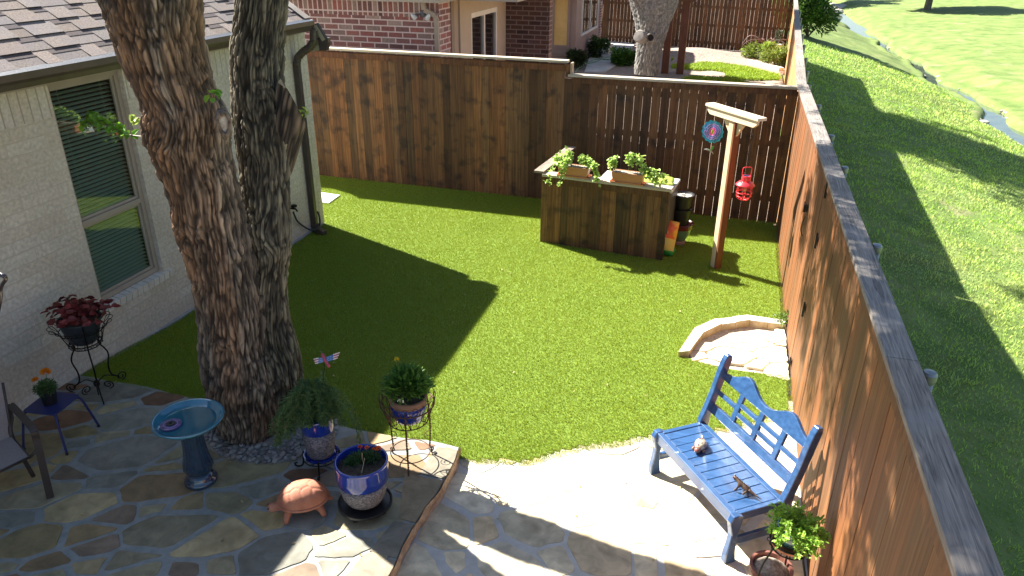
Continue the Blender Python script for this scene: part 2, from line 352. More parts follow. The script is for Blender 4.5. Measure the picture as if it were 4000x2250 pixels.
# ================================================================== SETTING
XF = 1.0                      # inner face of the side fence
def fx(y): return 1.0 + 0.045 * max(0.0, y - 12.4)
def creek_x(y): return np.interp(y, [-20, 15, 30, 38, 49, 58, 68, 90, 160], [12.6, 11.4, 10.35, 10.2, 9.75, 9.5, 9.1, 9.0, 8.0]) + 0.25 * np.sin(y * .55) + .15 * np.sin(y * 1.3)
def TB(x, y):
    x = np.asarray(x, float); y = np.asarray(y, float); xc = creek_x(y); x0 = 1.1 + .045 * np.maximum(0, y - 12.4)
    d = np.clip((x - x0) / (xc - .9 - x0), 0, 1); left = -0.12 - 1.72 * (0.85 * d + .15 * d * d)
    r = x - (xc + .9); right = -1.84 + .055 * np.clip(r, 0, 200) + .25 * smooth(0, 1.5, r)
    z = np.where(x < xc, left, right)
    wd_ = np.interp(y, [-20, 20, 30, 36, 60, 64, 80, 200], [1.2, 1.2, 1.0, .38, .42, 1.0, 1.0, .5]); bed = -0.42 * (1 - smooth(.3 * wd_, 1.05 * wd_, np.abs(x - xc)))
    nz = (vnoise(x * .5, y * .35, 0, 3) - .5) * .16 + (vnoise(x * 2.2, y * 2.2, 0, 4) - .5) * .07
    return z + bed + nz * np.clip((x - x0) * 1.2, 0, 1)
def grid(name, xs, ys, zf, m, kind='structure', sm=True):
    X, Y = np.meshgrid(xs, ys); Z = zf(X.ravel(), Y.ravel()); V = np.stack([X.ravel(), Y.ravel(), Z], 1); nx = len(xs)
    i, j = np.meshgrid(np.arange(nx - 1), np.arange(len(ys) - 1)); a = (j * nx + i).ravel()
    F = np.stack([a, a + 1, a + nx + 1, a + nx], 1)
    o = npmesh(name, V, F, np.ones((len(V), 3)), m, smooth=sm); tag(o, kind=kind); return o
xs = np.concatenate([np.arange(1.06, 14, .12), np.arange(14, 40, 1.0), np.arange(40, 160, 6)]); ys = np.concatenate([np.arange(-12, 30, .25), np.arange(30, 70, .5), np.arange(70, 260, 5)])
gb = grid('grass_bank', xs, ys, TB, m_bank)
def TG(u, v, off=0):          # a point of the bank under a surveyed direction
    r = _ray(u, v); lo_, t = 0, 2.0
    while t < 400:
        p = np.array([0, 0, CZ]) + r / np.linalg.norm(r) * t
        if p[2] < float(TB(p[0], p[1])) + off: break
        t += .05 + t * .002
    return Vector(p)
# water and creek margins
cy = np.arange(-10, 150, .5); V = []; 
for y_ in cy:
    xc = float(creek_x(y_)); V += [(xc - 1.35, y_, -2.06), (xc + 1.35, y_, -2.06)]
n_ = len(cy); F = np.array([(2 * i, 2 * i + 1, 2 * i + 3, 2 * i + 2) for i in range(n_ - 1)])
tag(npmesh('water', np.array(V), F, np.ones((len(V), 3)), m_water), kind='structure')
# bank grass
N_ = 340000; yy = 1.2 + (rng.random(N_) ** 1.7) * 42; xx = fx(0) + .12 + .045 * np.maximum(0, yy - 12.4) + rng.random(N_) ** 1.15 * np.minimum(11.5, 4.2 + yy * .75)
keep = (xx < creek_x(yy) - .8) & (rng.random(len(xx)) < 1.25 - yy / 44); xx, yy = xx[keep], yy[keep]
g1 = vnoise(xx * .8, yy * .8, 0, 21); g2 = vnoise(xx * 3.5, yy * 3.5, 0, 22); dist = np.hypot(xx, yy)
hh = (.026 + .042 * g2 * rng.random(len(xx))) * (1 + dist * .03); keep = rng.random(len(xx)) < .25 + g1 * 1.1; 
xx, yy, hh, g1, g2, dist = [q[keep] for q in (xx, yy, hh, g1, g2, dist)]
cc = np.stack([.33 + .20 * g1 * g2, .48 + .10 * g2, .07 + .10 * g1], 1) * rng.uniform(.6, 1.4, (len(xx), 1)); dry = rng.random(len(xx)) < .10; cc[dry] = cc[dry] * .4 + np.array([.22, .19, .09]) * .7
tag(blades('tall_grass', np.stack([xx, yy, TB(xx, yy) - .01], 1), hh, .0045 + dist * .0009, cc, m_blade2, lean=.9, sd=5), 'long uneven green grass covering the slope outside the fence', 'grass', kind='stuff')
# neighbour and yard ground
def TN(x, y):
    mound = .30 * np.exp(-(((x + 1.6) / 2.2) ** 2 + ((y - 32.6) / 1.1) ** 2))
    return np.where(y > 12.45, -0.005 + mound * (y > 20) + (vnoise(x * 1.5, y * 1.5, 0, 9) - .5) * .06 * smooth(13, 14, y), -0.03)
grid('ground', np.concatenate([np.arange(-60, -12, 4), np.arange(-12, 2.2, .2)]), np.concatenate([np.arange(-12, 12.4, 1.0), np.arange(12.4, 38, .2), np.arange(38, 120, 4)]),
     lambda x, y: np.where(x > 1.03 + .045 * np.maximum(0, y - 12.4), -.35, TN(x, y)), m_mulch)

# turf
patio_edge = [G(1148, 1140, .0), G(1200, 1170), G(1300, 1172), G(1345, 1170), G(1450, 1140), G(1560, 1128), G(1640, 1110), G(1760, 1098), G(1900, 1078), G(1990, 1050)]
turf_poly = [(-6.14, 5.02), (-1.93, 5.02)] + [(p.x, p.y) for p in spline(patio_edge[1:], 6)] + [(1.0, 6.72), (1.0, 12.42), (-2.6, 12.46), (-8.6, 12.56), (-8.6, 10.0), (-6.14, 9.98)]
pit_poly = [(G(u, v).x, G(u, v).y) for u, v in ((1705, 900), (1745, 842), (1800, 818), (1880, 808))] + [(1.0, 8.62), (1.0, 7.38), (.43, 7.33)]
pv_poly = [(G(u, v).x, G(u, v).y) for u, v in ((792, 487), (856, 496), (828, 516), (790, 512))]
def turf_z(x, y): return .018 + .085 * smooth(-2.0, -3.0, x) * smooth(6.6, 5.2, y)
gx = np.arange(-8.6, 1.0, .05); gy = np.arange(4.9, 12.6, .05); X, Y = np.meshgrid(gx, gy); ins = ~inpoly(X.ravel() + .025, Y.ravel() + .025, pit_poly)
for ox, oy in ((-.03, -.03), (.08, -.03), (-.03, .08), (.08, .08)): ins &= inpoly(X.ravel() + ox, Y.ravel() + oy, turf_poly)
Vt = np.stack([X.ravel(), Y.ravel(), turf_z(X.ravel(), Y.ravel())], 1); i, j = np.meshgrid(np.arange(len(gx) - 1), np.arange(len(gy) - 1)); a = (j * len(gx) + i).ravel(); a = a[ins[a]]
tb = npmesh('lawn', Vt, np.stack([a, a + 1, a + len(gx) + 1, a + len(gx)], 1), np.ones((len(Vt), 3)), m_turfbase, smooth=True); tag(tb, kind='structure')
N_ = 900000; xx = rng.uniform(-8.6, 1.0, N_); yy = 4.9 + rng.random(N_) ** 1.25 * 7.7; k = inpoly(xx, yy, turf_poly) & ~inpoly(xx, yy, pit_poly) & ~inpoly(xx, yy, pv_poly); xx, yy = xx[k], yy[k]
g = vnoise(xx * 1.4, yy * 1.4, 0, 32)
cc = np.stack([.262 + .040 * g, .338 + .03 * g, .030 + .008 * g], 1) * rng.uniform(.90, 1.10, (len(xx), 1)); br = rng.random(len(xx)) < .05; cc[br] = [.30, .34, .06]
tag(blades('artificial_grass', np.stack([xx, yy, turf_z(xx, yy)], 1), rng.uniform(.014, .024, len(xx)), rng.uniform(.003, .0055, len(xx)) * (.7 + yy * .05), cc, m_turf, lean=.7, sd=8), 'short bright green artificial grass filling the back yard', 'grass', kind='stuff')

# flagstone patios
def clip(poly, a, b, c):      # keep a x + b y <= c
    out = []
    for i in range(len(poly)):
        p, q = poly[i], poly[(i + 1) % len(poly)]; dp, dq = a * p[0] + b * p[1] - c, a * q[0] + b * q[1] - c
        if dp <= 0: out.append(p)
        if dp * dq < 0: t = dp / (dp - dq); out.append((p[0] + t * (q[0] - p[0]), p[1] + t * (q[1] - p[1])))
    return out
def voronoi(x0, x1, y0, y1, size, mort, seed, ang=0.5, an=1.5, minor=.25):
    r = np.random.default_rng(seed); pts = []; rad = []
    ca, sa = math.cos(ang), math.sin(ang); tries = 0
    while tries < 6000:
        tries += 1; p = r.uniform([x0 - .5, y0 - .5], [x1 + .5, y1 + .5]); rr = size * (r.uniform(.3, .5) if r.random() < minor else r.uniform(.75, 1.2)); ok = True
        for q, s_ in zip(pts, rad):
            d = p - q; dx = (d[0] * ca + d[1] * sa) / an; dy = -d[0] * sa + d[1] * ca
            if dx * dx + dy * dy < ((rr + s_) * .5) ** 2: ok = False; break
        if ok: pts.append(p); rad.append(rr); tries = 0 if len(pts) < 40 else tries
    cells = []
    for i, p in enumerate(pts):
        poly = [(p[0] - 2, p[1] - 2), (p[0] + 2, p[1] - 2), (p[0] + 2, p[1] + 2), (p[0] - 2, p[1] + 2)]
        pi = np.array([(p[0] * ca + p[1] * sa) / an, -p[0] * sa + p[1] * ca])
        for j, q in enumerate(pts):
            if i == j or abs(q[0] - p[0]) > 2 or abs(q[1] - p[1]) > 2: continue
            qj = np.array([(q[0] * ca + q[1] * sa) / an, -q[0] * sa + q[1] * ca]); d = qj - pi; L = np.linalg.norm(d)
            t = .5 + (rad[i] ** 2 - rad[j] ** 2) / (2 * (1.0 * L) ** 2) * .35; t = min(.8, max(.2, t)); mid = pi + d * t; nrm = d / L; c = nrm.dot(mid)
            # back to xy
            A = nrm[0] * ca / an - nrm[1] * sa; B = nrm[0] * sa / an + nrm[1] * ca; LL = math.hypot(A, B)
            poly = clip(poly, A / LL, B / LL, c / LL - mort * r.uniform(.12, 1.0))
            if len(poly) < 3: break
        if len(poly) >= 3: cells.append(poly)
    return cells
def rough(poly, rr=.008, seed=0):
    out = []; n = len(poly)
    P = []
    for i in range(n):
        p, q = poly[i], poly[(i + 1) % n]; P += [(p[0] * .90 + q[0] * .10, p[1] * .90 + q[1] * .10), (p[0] * .10 + q[0] * .90, p[1] * .10 + q[1] * .90)]
    n = len(P)
    for i in range(n):
        p, q = P[i], P[(i + 1) % n]; L = math.hypot(q[0] - p[0], q[1] - p[1]); k = max(1, int(L / .035))
        for j in range(k):
            t = j / k; x, y = p[0] + t * (q[0] - p[0]), p[1] + t * (q[1] - p[1])
            out.append((x + (float(vnoise(x * 13, y * 13, seed, 1)) - .5) * rr * 2.4, y + (float(vnoise(x * 13, y * 13, seed, 2)) - .5) * rr * 2.4))
    return out
PAL = [(.31, .27, .16), (.27, .26, .19), (.20, .22, .22), (.30, .235, .14), (.18, .11, .075), (.27, .26, .18), (.33, .29, .19), (.22, .18, .15), (.25, .19, .12), (.20, .21, .21), (.28, .27, .21), (.27, .23, .14), (.24, .26, .22), (.22, .24, .24), (.3, .29, .22)]
def area(p): return abs(sum(p[i][0] * p[(i + 1) % len(p)][1] - p[(i + 1) % len(p)][0] * p[i][1] for i in range(len(p))) / 2)
def stones(mb, cells, clips, z, pal, mi, seed=1, h=.012, skip=None):
    rr = random.Random(seed)
    for c in cells:
        for cl in clips:
            c = clip(c, *cl)
            if len(c) < 3: break
        if len(c) < 3 or area(c) < .004: continue
        cx_ = sum(p[0] for p in c) / len(c); cy_ = sum(p[1] for p in c) / len(c)
        if skip and skip(cx_, cy_): continue
        k = rr.uniform(.78, 1.2); col = [q * k * w_ for q, w_ in zip(rr.choice(pal), (1.10, 1.02, .88))]; P = rough(c, seed=seed); zz = z + rr.uniform(-.002, .003)
        ins_ = [(cx_ + (x - cx_) * .985, cy_ + (y - cy_) * .985) for x, y in P]; n = len(P)
        mb.add([(x, y, z - h) for x, y in P] + [(x, y, zz - .003) for x, y in P] + [(x, y, zz) for x, y in ins_],
               [(i, (i + 1) % n, (i + 1) % n + n, i + n) for i in range(n)] + [(i + n, (i + 1) % n + n, (i + 1) % n + 2 * n, i + 2 * n) for i in range(n)] + [tuple(range(2 * n, 3 * n))], tuple(col), mi)
ZP = .12
def edge_x(y): return -1.90 + .035 * (vnoise(y * 3.1, 0, 0, 51) - .5) * 2 - .03 * smooth(4.3, 5.0, y) - .02
up = MB()
ey = np.arange(5.06, -1.6, -.06); back = [(-6.3, 5.06)] + [(x, 5.02 + .035 * float(vnoise(x * 4, 1, 0, 5)) * 2) for x in np.arange(-6.1, -2.1, .12)]
out_ = back + [(float(edge_x(y)), float(y)) for y in ey] + [(-6.3, -1.6)]
n = len(out_); up.add([(x, y, ZP - .005) for x, y in out_] + [(x, y, -.02) for x, y in out_], [tuple(range(n))] + [(i, (i + 1) % n, (i + 1) % n + n, i + n) for i in range(n)], (1, 1, 1), 0)
cells = voronoi(-6.3, -1.9, 1.0, 5.1, .37, .040, 5, ang=.55, an=1.6)
tc_ = (-3.72, 4.82); 
def inpeb(x, y): return ((x - tc_[0]) / .62) ** 2 + ((y - tc_[1]) / .50) ** 2 < 1
bigc = [c for c in cells]
stones(up, cells, [(1, 0, -1.99), (0, 1, 5.03)], ZP, PAL, 1, 3, skip=lambda x, y: inpeb(x, y))
# larger coping stones along the step
yy0 = 5.02; k = 0
for L in (.42, .55, .38, .6, .5, .45, .6):
    y1 = yy0 - L; P = [(float(edge_x(t)) - .001, t) for t in np.linspace(yy0 - .012, y1 + .012, 10)] + [(-2.0 - .28 * random.uniform(.3, 1), y1 + .02), (-2.02 - .28 * random.uniform(.3, 1), yy0 - .02)]
    n = len(P); col = random.choice([(.30, .24, .15), (.26, .235, .18), (.23, .21, .165)])
    up.add([(x, y, ZP + .004) for x, y in P] + [(x, y, ZP - .02) for x, y in P], [tuple(range(n))] + [(i, (i + 1) % n, (i + 1) % n + n, i + n) for i in range(n)], col, 1); yy0 = y1
# rough riser face
Vr = []; ys_ = np.arange(5.07, -1.6, -.03); zs_ = np.linspace(-.01, ZP + .006, 8)
for y_ in ys_:
    for z_ in zs_:
        Vr.append((float(edge_x(y_)) + .012 + .03 * (float(vnoise(y_ * 9, z_ * 22, 0, 61)) - .45) * (1 if z_ < ZP else .4), y_, z_))
nz_ = len(zs_); Fr = [(i * nz_ + j, i * nz_ + j + 1, (i + 1) * nz_ + j + 1, (i + 1) * nz_ + j) for i in range(len(ys_) - 1) for j in range(nz_ - 1)]
up.add(Vr, Fr, (1, 1, 1), 2)
tag(up.build('patio', [m_mortar, m_stone, m_edge]), kind='structure')
lo_ = MB(); lo_.box((-2.1, -1.6, -.04), (1.02, 6.9, .007), (1, 1, 1), 0)
lo_.v = [v for v in lo_.v]
PL = [(.62, .58, .47), (.58, .56, .47), (.55, .54, .48), (.63, .56, .43), (.54, .52, .45), (.52, .44, .32)]
cells = voronoi(-2.0, 1.0, 1.0, 6.9, .46, .05, 17, ang=-.6, an=1.3)
stones(lo_, cells, [(-1, 0, 1.93), (1, 0, .98), (0, 1, 6.8)], .012, PL, 1, 9)
tag(lo_.build('lower_patio', [mat('mortar_pale', (0.45, 0.43, 0.39), (0.54, 0.52, 0.47), scale=9, rough=0.9, bump=0.004, bscale=60), m_stone]), kind='structure')
# half-round stone bed by the side fence
bedm = MB()
bp = [(-.2, 7.44), (-.07, 8.06), (.17, 8.40), (.55, 8.62), (.99, 8.62)]
inn = [(-.085, 7.50), (.035, 7.98), (.24, 8.28), (.57, 8.49), (.99, 8.50)]
bedm.add([(x, y, -.012) for x, y in [(-.2, 7.36)] + bp[1:] + [(.99, 7.36)]], [tuple(range(6))], (1, 1, 1), 1)
for i in range(4):
    a, b, c, d = bp[i], bp[i + 1], inn[i + 1], inn[i]; g_ = .006
    for s0, s1 in ((0, .5), (.5, 1)) if i in (0, 2, 3) else ((0, 1),):
        L = lambda p, q, t: (p[0] + (q[0] - p[0]) * t, p[1] + (q[1] - p[1]) * t)
        q = [L(a, b, s0 + g_), L(a, b, s1 - g_), L(d, c, s1 - g_), L(d, c, s0 + g_)]; h_ = .085 + random.uniform(-.006, .006)
        bedm.prism([(x, y, -.03) for x, y in q], (0, 0, .03 + h_ - .012), (.9, .8, .62), 2)
        bedm.prism([(x, y, h_ - .011) for x, y in [(p[0] + (q[0][0] - p[0]) * 0, p[1]) for p in q]], (0, 0, .011), (1, 1, 1), 0)
bc = voronoi(-.1, 1.0, 7.3, 8.5, .36, .018, 23, ang=.3, an=1.4)
def inb(x, y): return not inpoly(np.array([x]), np.array([y]), [(-.02, 7.42), (.05, 7.85), (.28, 8.18), (.6, 8.33), (.99, 8.36), (.99, 7.38)])[0]
stones(bedm, bc, [(1, 0, .985), (-.22, -1, -7.40)], .02, [(.66, .63, .54), (.7, .66, .58), (.6, .57, .5)], 3, 4, h=.03, skip=inb)
tag(bedm.build('stone_bed', [m_cream, m_gravel, m_tan, mat('pale_flagstone', (.85, .83, .8), (1.05, 1.03, 1), scale=9, rough=.85, attr=True, bump=.006, bscale=22)]), 'half-round bed of pale flagstones with a raised cream stone rim beside the side fence', 'stone bed')
# plant at its fence corner
# square paver
pm_ = MB(); pm_.prism([(x, y, .0) for x, y in pv_poly], (0, 0, .045)); tag(pm_.build('stepping_stone', mat('white_stone', (.62, .62, .6), (.72, .72, .7), scale=8, rough=.8, bump=.004), bevel=.006), 'white square slab set in the grass behind the house corner', 'paver')
# pebbles
pb = MB(); pr = random.Random(3)
pts = []
for _ in range(5000):
    a = pr.uniform(0, 6.28); r_ = math.sqrt(pr.uniform(.25, 1)); x, y = tc_[0] + .62 * r_ * math.cos(a), tc_[1] + .50 * r_ * math.sin(a); s_ = pr.uniform(.016, .033)
    if all((x - p[0]) ** 2 + (y - p[1]) ** 2 > ((s_ + p[2]) * .82) ** 2 for p in pts): pts.append((x, y, s_))
for x, y, s_ in pts:
    g_ = pr.uniform(.10, .30); col = (g_ * pr.uniform(.95, 1.15), g_, g_ * pr.uniform(.9, 1.05)); Mx = Matrix.Rotation(pr.uniform(0, 3), 4, 'Z') @ Matrix.Rotation(pr.uniform(-.4, .4), 4, 'X')
    pb.ell((x, y, ZP + s_ * .35 + pr.uniform(0, .008)), (s_ * 1.25, s_ * .9, s_ * .6), 10, Mx, col)
pb.add([(tc_[0] + .64 * math.cos(a * .2), tc_[1] + .52 * math.sin(a * .2), ZP + .003) for a in range(31)], [tuple(range(31))], (.25, .23, .2))
tag(pb.build('river_pebbles', mat('pebble', (.85, .85, .85), (1.15, 1.15, 1.15), scale=30, rough=.5, attr=True), smooth=True), 'smooth grey river pebbles heaped in a ring round the tree base', 'pebbles', kind='stuff')
# ================================================================== HOUSE
XW = -6.14
house = thing('house', 'white painted brick house with shingle roof and bronze gutter on the left', 'house', (XW, 6, 0))
def loc(mb, o):               # builder in world coordinates under a parent with a location
    T = Vector(o.location); mb.v = [tuple(Vector(v) - T) for v in mb.v]; return mb
def part(mb, name, mats, par, **k):
    T = Vector((0, 0, 0)); q = par
    while q is not None: T += Vector(q.location); q = q.parent
    mb.v = [tuple(Vector(v) - T) for v in mb.v]; return mb.build(name, mats, par, **k)
WY0, WY1, WZ0, WZ1 = 5.535, 6.47, .705, 3.00
wl = MB()
for lo_b, hi_b in (((XW - .12, -4, -.05), (XW, WY0, 2.70)), ((XW - .12, WY1, -.05), (XW, 9.98, 2.70)), ((XW - .12, WY0, -.05), (XW, WY1, WZ0 - .06))):
    wl.box(lo_b, hi_b)
wl.box((XW - .12, -4, 2.70), (XW + .003, WY0, 3.06), mi=1); wl.box((XW - .12, WY1, 2.70), (XW + .003, 9.98, 3.06), mi=1)
wl.box((-12, 9.98, -.05), (XW - .001, 10.10, 3.06), mi=2); wl.box((XW - .0, 9.98, -.05), (XW + .004, 10.099, 3.06), mi=0)
wl.prism([(XW, 10.04, 3.06), (-12, 10.04, 3.06), (-12, 10.04, 6.6), (-11.5, 10.04, 6.6)], (0, .06, 0), mi=2)
part(wl, 'wall', [m_wb, m_wbs, m_wbx], house)
fd = MB(); fd.box((XW + .001, -4, 0.0), (XW + .016, 9.98, .06)); part(fd, 'foundation', mat('foundation', (.3, .32, .34), (.4, .42, .43), scale=8, rough=.9, bump=.004), house)
# window
wf = MB(); D = XW - .075
fw = .055
for a, b in (((WY0, WZ0), (WY0 + fw, WZ1)), ((WY1 - fw, WZ0), (WY1, WZ1)), ((WY0 + fw, WZ1 - fw), (WY1 - fw, WZ1)), ((WY0 + fw, WZ0), (WY1 - fw, WZ0 + fw)), ((WY0 + fw, 1.555), (WY1 - fw, 1.61))):
    wf.box((D - .03, a[0], a[1]), (D + .02, b[0], b[1]))
iw = .03
for z0, z1 in ((WZ0 + fw, 1.555), (1.61, WZ1 - fw)):
    y0, y1 = WY0 + fw, WY1 - fw
    wf.box((D - .03, y0, z0), (D - .005, y0 + iw, z1)); wf.box((D - .03, y1 - iw, z0), (D - .005, y1, z1)); wf.box((D - .03, y0 + iw, z1 - iw), (D - .005, y1 - iw, z1)); wf.box((D - .03, y0 + iw, z0), (D - .005, y1 - iw, z0 + iw))
wo = part(MB().box((D - .045, WY0, WZ0), (D - .031, WY0 + .05, WZ1)), 'window', m_trim, house)
part(wf, 'frame', m_trim, wo, bevel=.003)
part(MB().box((D - .024, WY0 + .06, WZ0 + .06), (D - .020, WY1 - .06, WZ1 - .06)), 'pane', m_glass, wo)
bl = MB(); z = WZ0 + .08
while z < WZ1 - .07:
    M = Matrix.Translation((D - .075, 0, z)) @ Matrix.Rotation(R_(11), 4, 'Y'); bl.box((-.026, WY0 + .065, -.0012), (.024, WY1 - .065, .0012), M=M); z += .0425
for yy_ in (WY0 + .2, WY1 - .2): bl.box((D - .048, yy_ - .001, WZ0 + .06), (D - .046, yy_ + .001, WZ1 - .06))
part(bl, 'blind', m_blind, wo)
dk = MB(); dk.box((D - .30, WY0 - .1, WZ0 - .1), (D - .14, WY1 + .1, WZ1 + .1)); part(dk, 'dark_room', m_dark, wo)
sb = MB(); k = 0; yb_ = WY0 - .06
while yb_ < WY1 + .06:
    M = Matrix.Translation((XW - .07, yb_, WZ0 - .062)) @ Matrix.Rotation(R_(9), 4, 'Y'); sb.box((0, .004, -.03), (.105, .083, .058), board_col(.92, 1.06, .02), M=M); yb_ += .087
part(sb, 'sill', mat('sill_brick', (.56, .53, .47), (.66, .63, .58), scale=9, rough=.85, attr=True, bump=.004), wo, bevel=.003)
lt = MB().box((XW - .12, WY0, WZ1), (XW + .004, WY1, 3.06)); part(lt, 'lintel', m_trim, wo)
# soffit, fascia, gutter
XE = -5.74
sf = MB(); sf.box((XW, -4, 3.06), (XE - .12, 9.98, 3.075)); sf.box((XE - .13, -4, 3.06), (XE - .112, 9.9, 3.21)); part(sf, 'soffit', mat('soffit_paint', (.34, .31, .25), rough=.7), house)
gt = MB(); prof = [(-.11, .13), (-.11, 0), (-.035, 0), (-.02, .045), (0, .075), (0, .13), (-.012, .13), (-.012, .08), (-.1, .02), (-.1, .13)]
gt.prism([(XE + a, -4, 3.08 + b) for a, b in prof], (0, 13.74, 0)); part(gt, 'gutter', m_bronze, house)
gg = MB(); M = Matrix.Translation((XE - .002, 0, 3.212)) @ Matrix.Rotation(R_(9), 4, 'Y'); gg.box((-.14, -4, -.003), (0, 9.73, .001), M=M)
part(gg, 'gutter_guard', mat('gutter_mesh', (.05, .055, .06), (.13, .14, .16), scale=60, rough=.35, metal=.6), house)
# roof: courses of laminated shingles
SL = R_(33); ex = .19; rf = MB(); cs, sn = math.cos(SL), math.sin(SL)
rf.add([(XE - .10, -4, 3.215), (XE - .10, 9.78, 3.215), (XE - .10 - 6.3 * cs, 9.78, 3.215 + 6.3 * sn), (XE - .10 - 6.3 * cs, -4, 3.215 + 6.3 * sn)], [(0, 1, 2, 3)], (.5, .5, .5))
rf.add([(XE - .10 - 6.3 * cs, -4, 3.215 + 6.3 * sn), (XE - .10 - 6.3 * cs, 9.78, 3.215 + 6.3 * sn), (XE - .10 - 12.6 * cs, 9.78, 3.2), (XE - .10 - 12.6 * cs, -4, 3.2)], [(0, 1, 2, 3)], (.5, .5, .5))
sr = random.Random(5)
for i in range(40):
    s0, s1 = i * ex, (i + 1) * ex + .02; y = -4 + sr.uniform(-.3, 0); hi_ = sr.random() < .5
    while y < 9.78:
        wdt = sr.choice((.16, .24, .3, .34, .2)) ; hi_ = not hi_; y1 = min(9.78, y + wdt)
        h0 = .016 if hi_ else .009; k = sr.uniform(.88, 1.12) * (1 if hi_ else .95); t = sr.uniform(-.05, .07); col = (k * (1 + t), k, k * (1 - t))
        def Q(s_, h_): return (XE - .10 - s_ * cs + h_ * sn, 3.215 + s_ * sn + h_ * cs)
        (a0, b0), (a1, b1), (a2, b2) = Q(s0, h0), Q(s1, h0 * .25), Q(s0, 0)
        if y1 > max(y, -3.9): 
            rf.add([(a0, y, b0), (a0, y1, b0), (a1, y1, b1), (a1, y, b1)], [(0, 1, 2, 3)], col, 0)
            rf.add([(a2, y, b2), (a2, y1, b2), (a0, y1, b0), (a0, y, b0)], [(0, 1, 2, 3)], (.22, .21, .21), 0)
            if not hi_:
                (c0, d0), (c1, d1) = Q(s1 - .085, h0 * .25 + .0062), Q(s1 - .018, h0 * .25 + .004)
                rf.add([(c0, y, d0), (c0, y1, d0), (c1, y1, d1), (c1, y, d1)], [(0, 1, 2, 3)], (.45, .42, .46), 0)
        y = y1
part(rf, 'roof', mat('asphalt_shingle', (.13, .105, .10), (.27, .225, .20), scale=70, rough=.95, attr=True, bump=.003, bscale=160, detail=4, blotch=((.17, .15, .165), 5, .45, .65, .5)), house)
rc = MB()
for i in range(26): s0 = i * .24; M = Matrix.Translation((XE - .10 - s0 * cs, 9.78, 3.23 + s0 * sn)) @ Matrix.Rotation(SL, 4, 'Y') @ Matrix.Rotation(R_(0), 4, 'X'); rc.box((-.27, -.13, .005), (0, .03, .016), board_col(.8, 1.15, .05), M=M)
part(rc, 'roof_edge_cap', mat('edge_shingle', (.24, .20, .18), (.36, .31, .27), scale=70, rough=.95, attr=True, bump=.002), house)
# boxed eave return at the corner
def zz(x, y): return (1050 + x / 6.44) / 1.5528, (50 + y / 6.44) / 1.5528
er = MB(); er.prism([PY(*zz(x, y), 9.80) for x, y in ((1045, 370), (1160, 320), (1400, 700), (1360, 705), (1362, 925), (1068, 988), (1042, 700), (1072, 610))], (0, .05, 0))
er.beam(PY(*zz(1175, 320), 9.79), PY(*zz(1395, 690), 9.79), .06, .035, (0, 1, 0))
part(er, 'eave_return', mat('olive_trim', (.33, .31, .21), (.38, .36, .25), scale=6, rough=.65), house)
ed = MB(); ed.beam(PY(*zz(1205, 270), 9.80), PY(*zz(1432, 645), 9.80), .05, .035, (1, 0, 1)); part(ed, 'return_roof', mat('dark_shingle', (.05, .045, .04), (.1, .09, .08), scale=50, rough=.9), house)
g2_ = MB(); q = PY(*zz(1432, 770), 9.85); g2_.prism([(q.x - .07, 9.78, q.z - .09), (q.x + .035, 9.78, q.z - .09), (q.x + .075, 9.78, q.z + .02), (q.x + .08, 9.78, q.z + .085), (q.x - .08, 9.78, q.z + .085)], (0, .08, 0)); part(g2_, 'return_gutter', m_bronze, house)
# downspout
ds = MB(); YD = 9.72; X0 = XW + .055
def rect_tube(mb, pts, a, b, c=(1, 1, 1)):
    for p, q in zip(pts[:-1], pts[1:]): mb.beam(p, q, a, b, (0, 1, 0), c)
rect_tube(ds, [(X0, YD, .12), (X0, YD, 2.62)], .085, .075)
ap = [(X0, YD, 2.60), (X0 + .03, YD, 2.70), (X0 + .12, YD, 2.78), (X0 + .24, YD, 2.85), (X0 + .31, YD, 2.93), (X0 + .33, YD, 3.09)]
pp = []
for i in range(len(ap) - 1):
    for t in range(5): pp.append(Vector(ap[i]).lerp(Vector(ap[i + 1]), t / 5))
pp.append(Vector(ap[-1])); ds.tube(pp, [.052 + .006 * (i % 2) for i in range(len(pp))], 10)
rect_tube(ds, [(X0, YD, .14), (X0 + .05, YD - .03, .06), (X0 + .22, YD - .10, .045)], .1, .09)
part(ds, 'downspout', m_bronze, house, bevel=.008)
# hose bib and hose
hb = thing('garden_hose', 'short black hose looping from a wall spigot past the downspout', 'hose', (XW + .02, 9.2, .5))
h1 = MB(); h1.tube([(XW, 9.19, .58), (XW + .09, 9.19, .58), (XW + .11, 9.2, .54)], .014, 8); h1.lathe([(.012, 0), (.045, .005), (.052, .02), (.045, .035), (.012, .04)], (XW + .06, 9.2, .60), 8); part(h1, 'spigot', m_blackm, hb, smooth=True)
P0 = PX(738, 533, XW + .05); pts = [P0, PX(748, 556, XW + .05), PX(768, 572, XW + .06), PX(782, 578, XW + .12), PX(794, 578, XW + .17), PX(804, 568, XW + .16), PX(804, 548, XW + .12), PX(799, 533, XW + .02)]
part(MB().tube(spline(pts), .014, 8), 'hose', mat('black_rubber', (.02, .022, .024), rough=.4), hb, smooth=True)

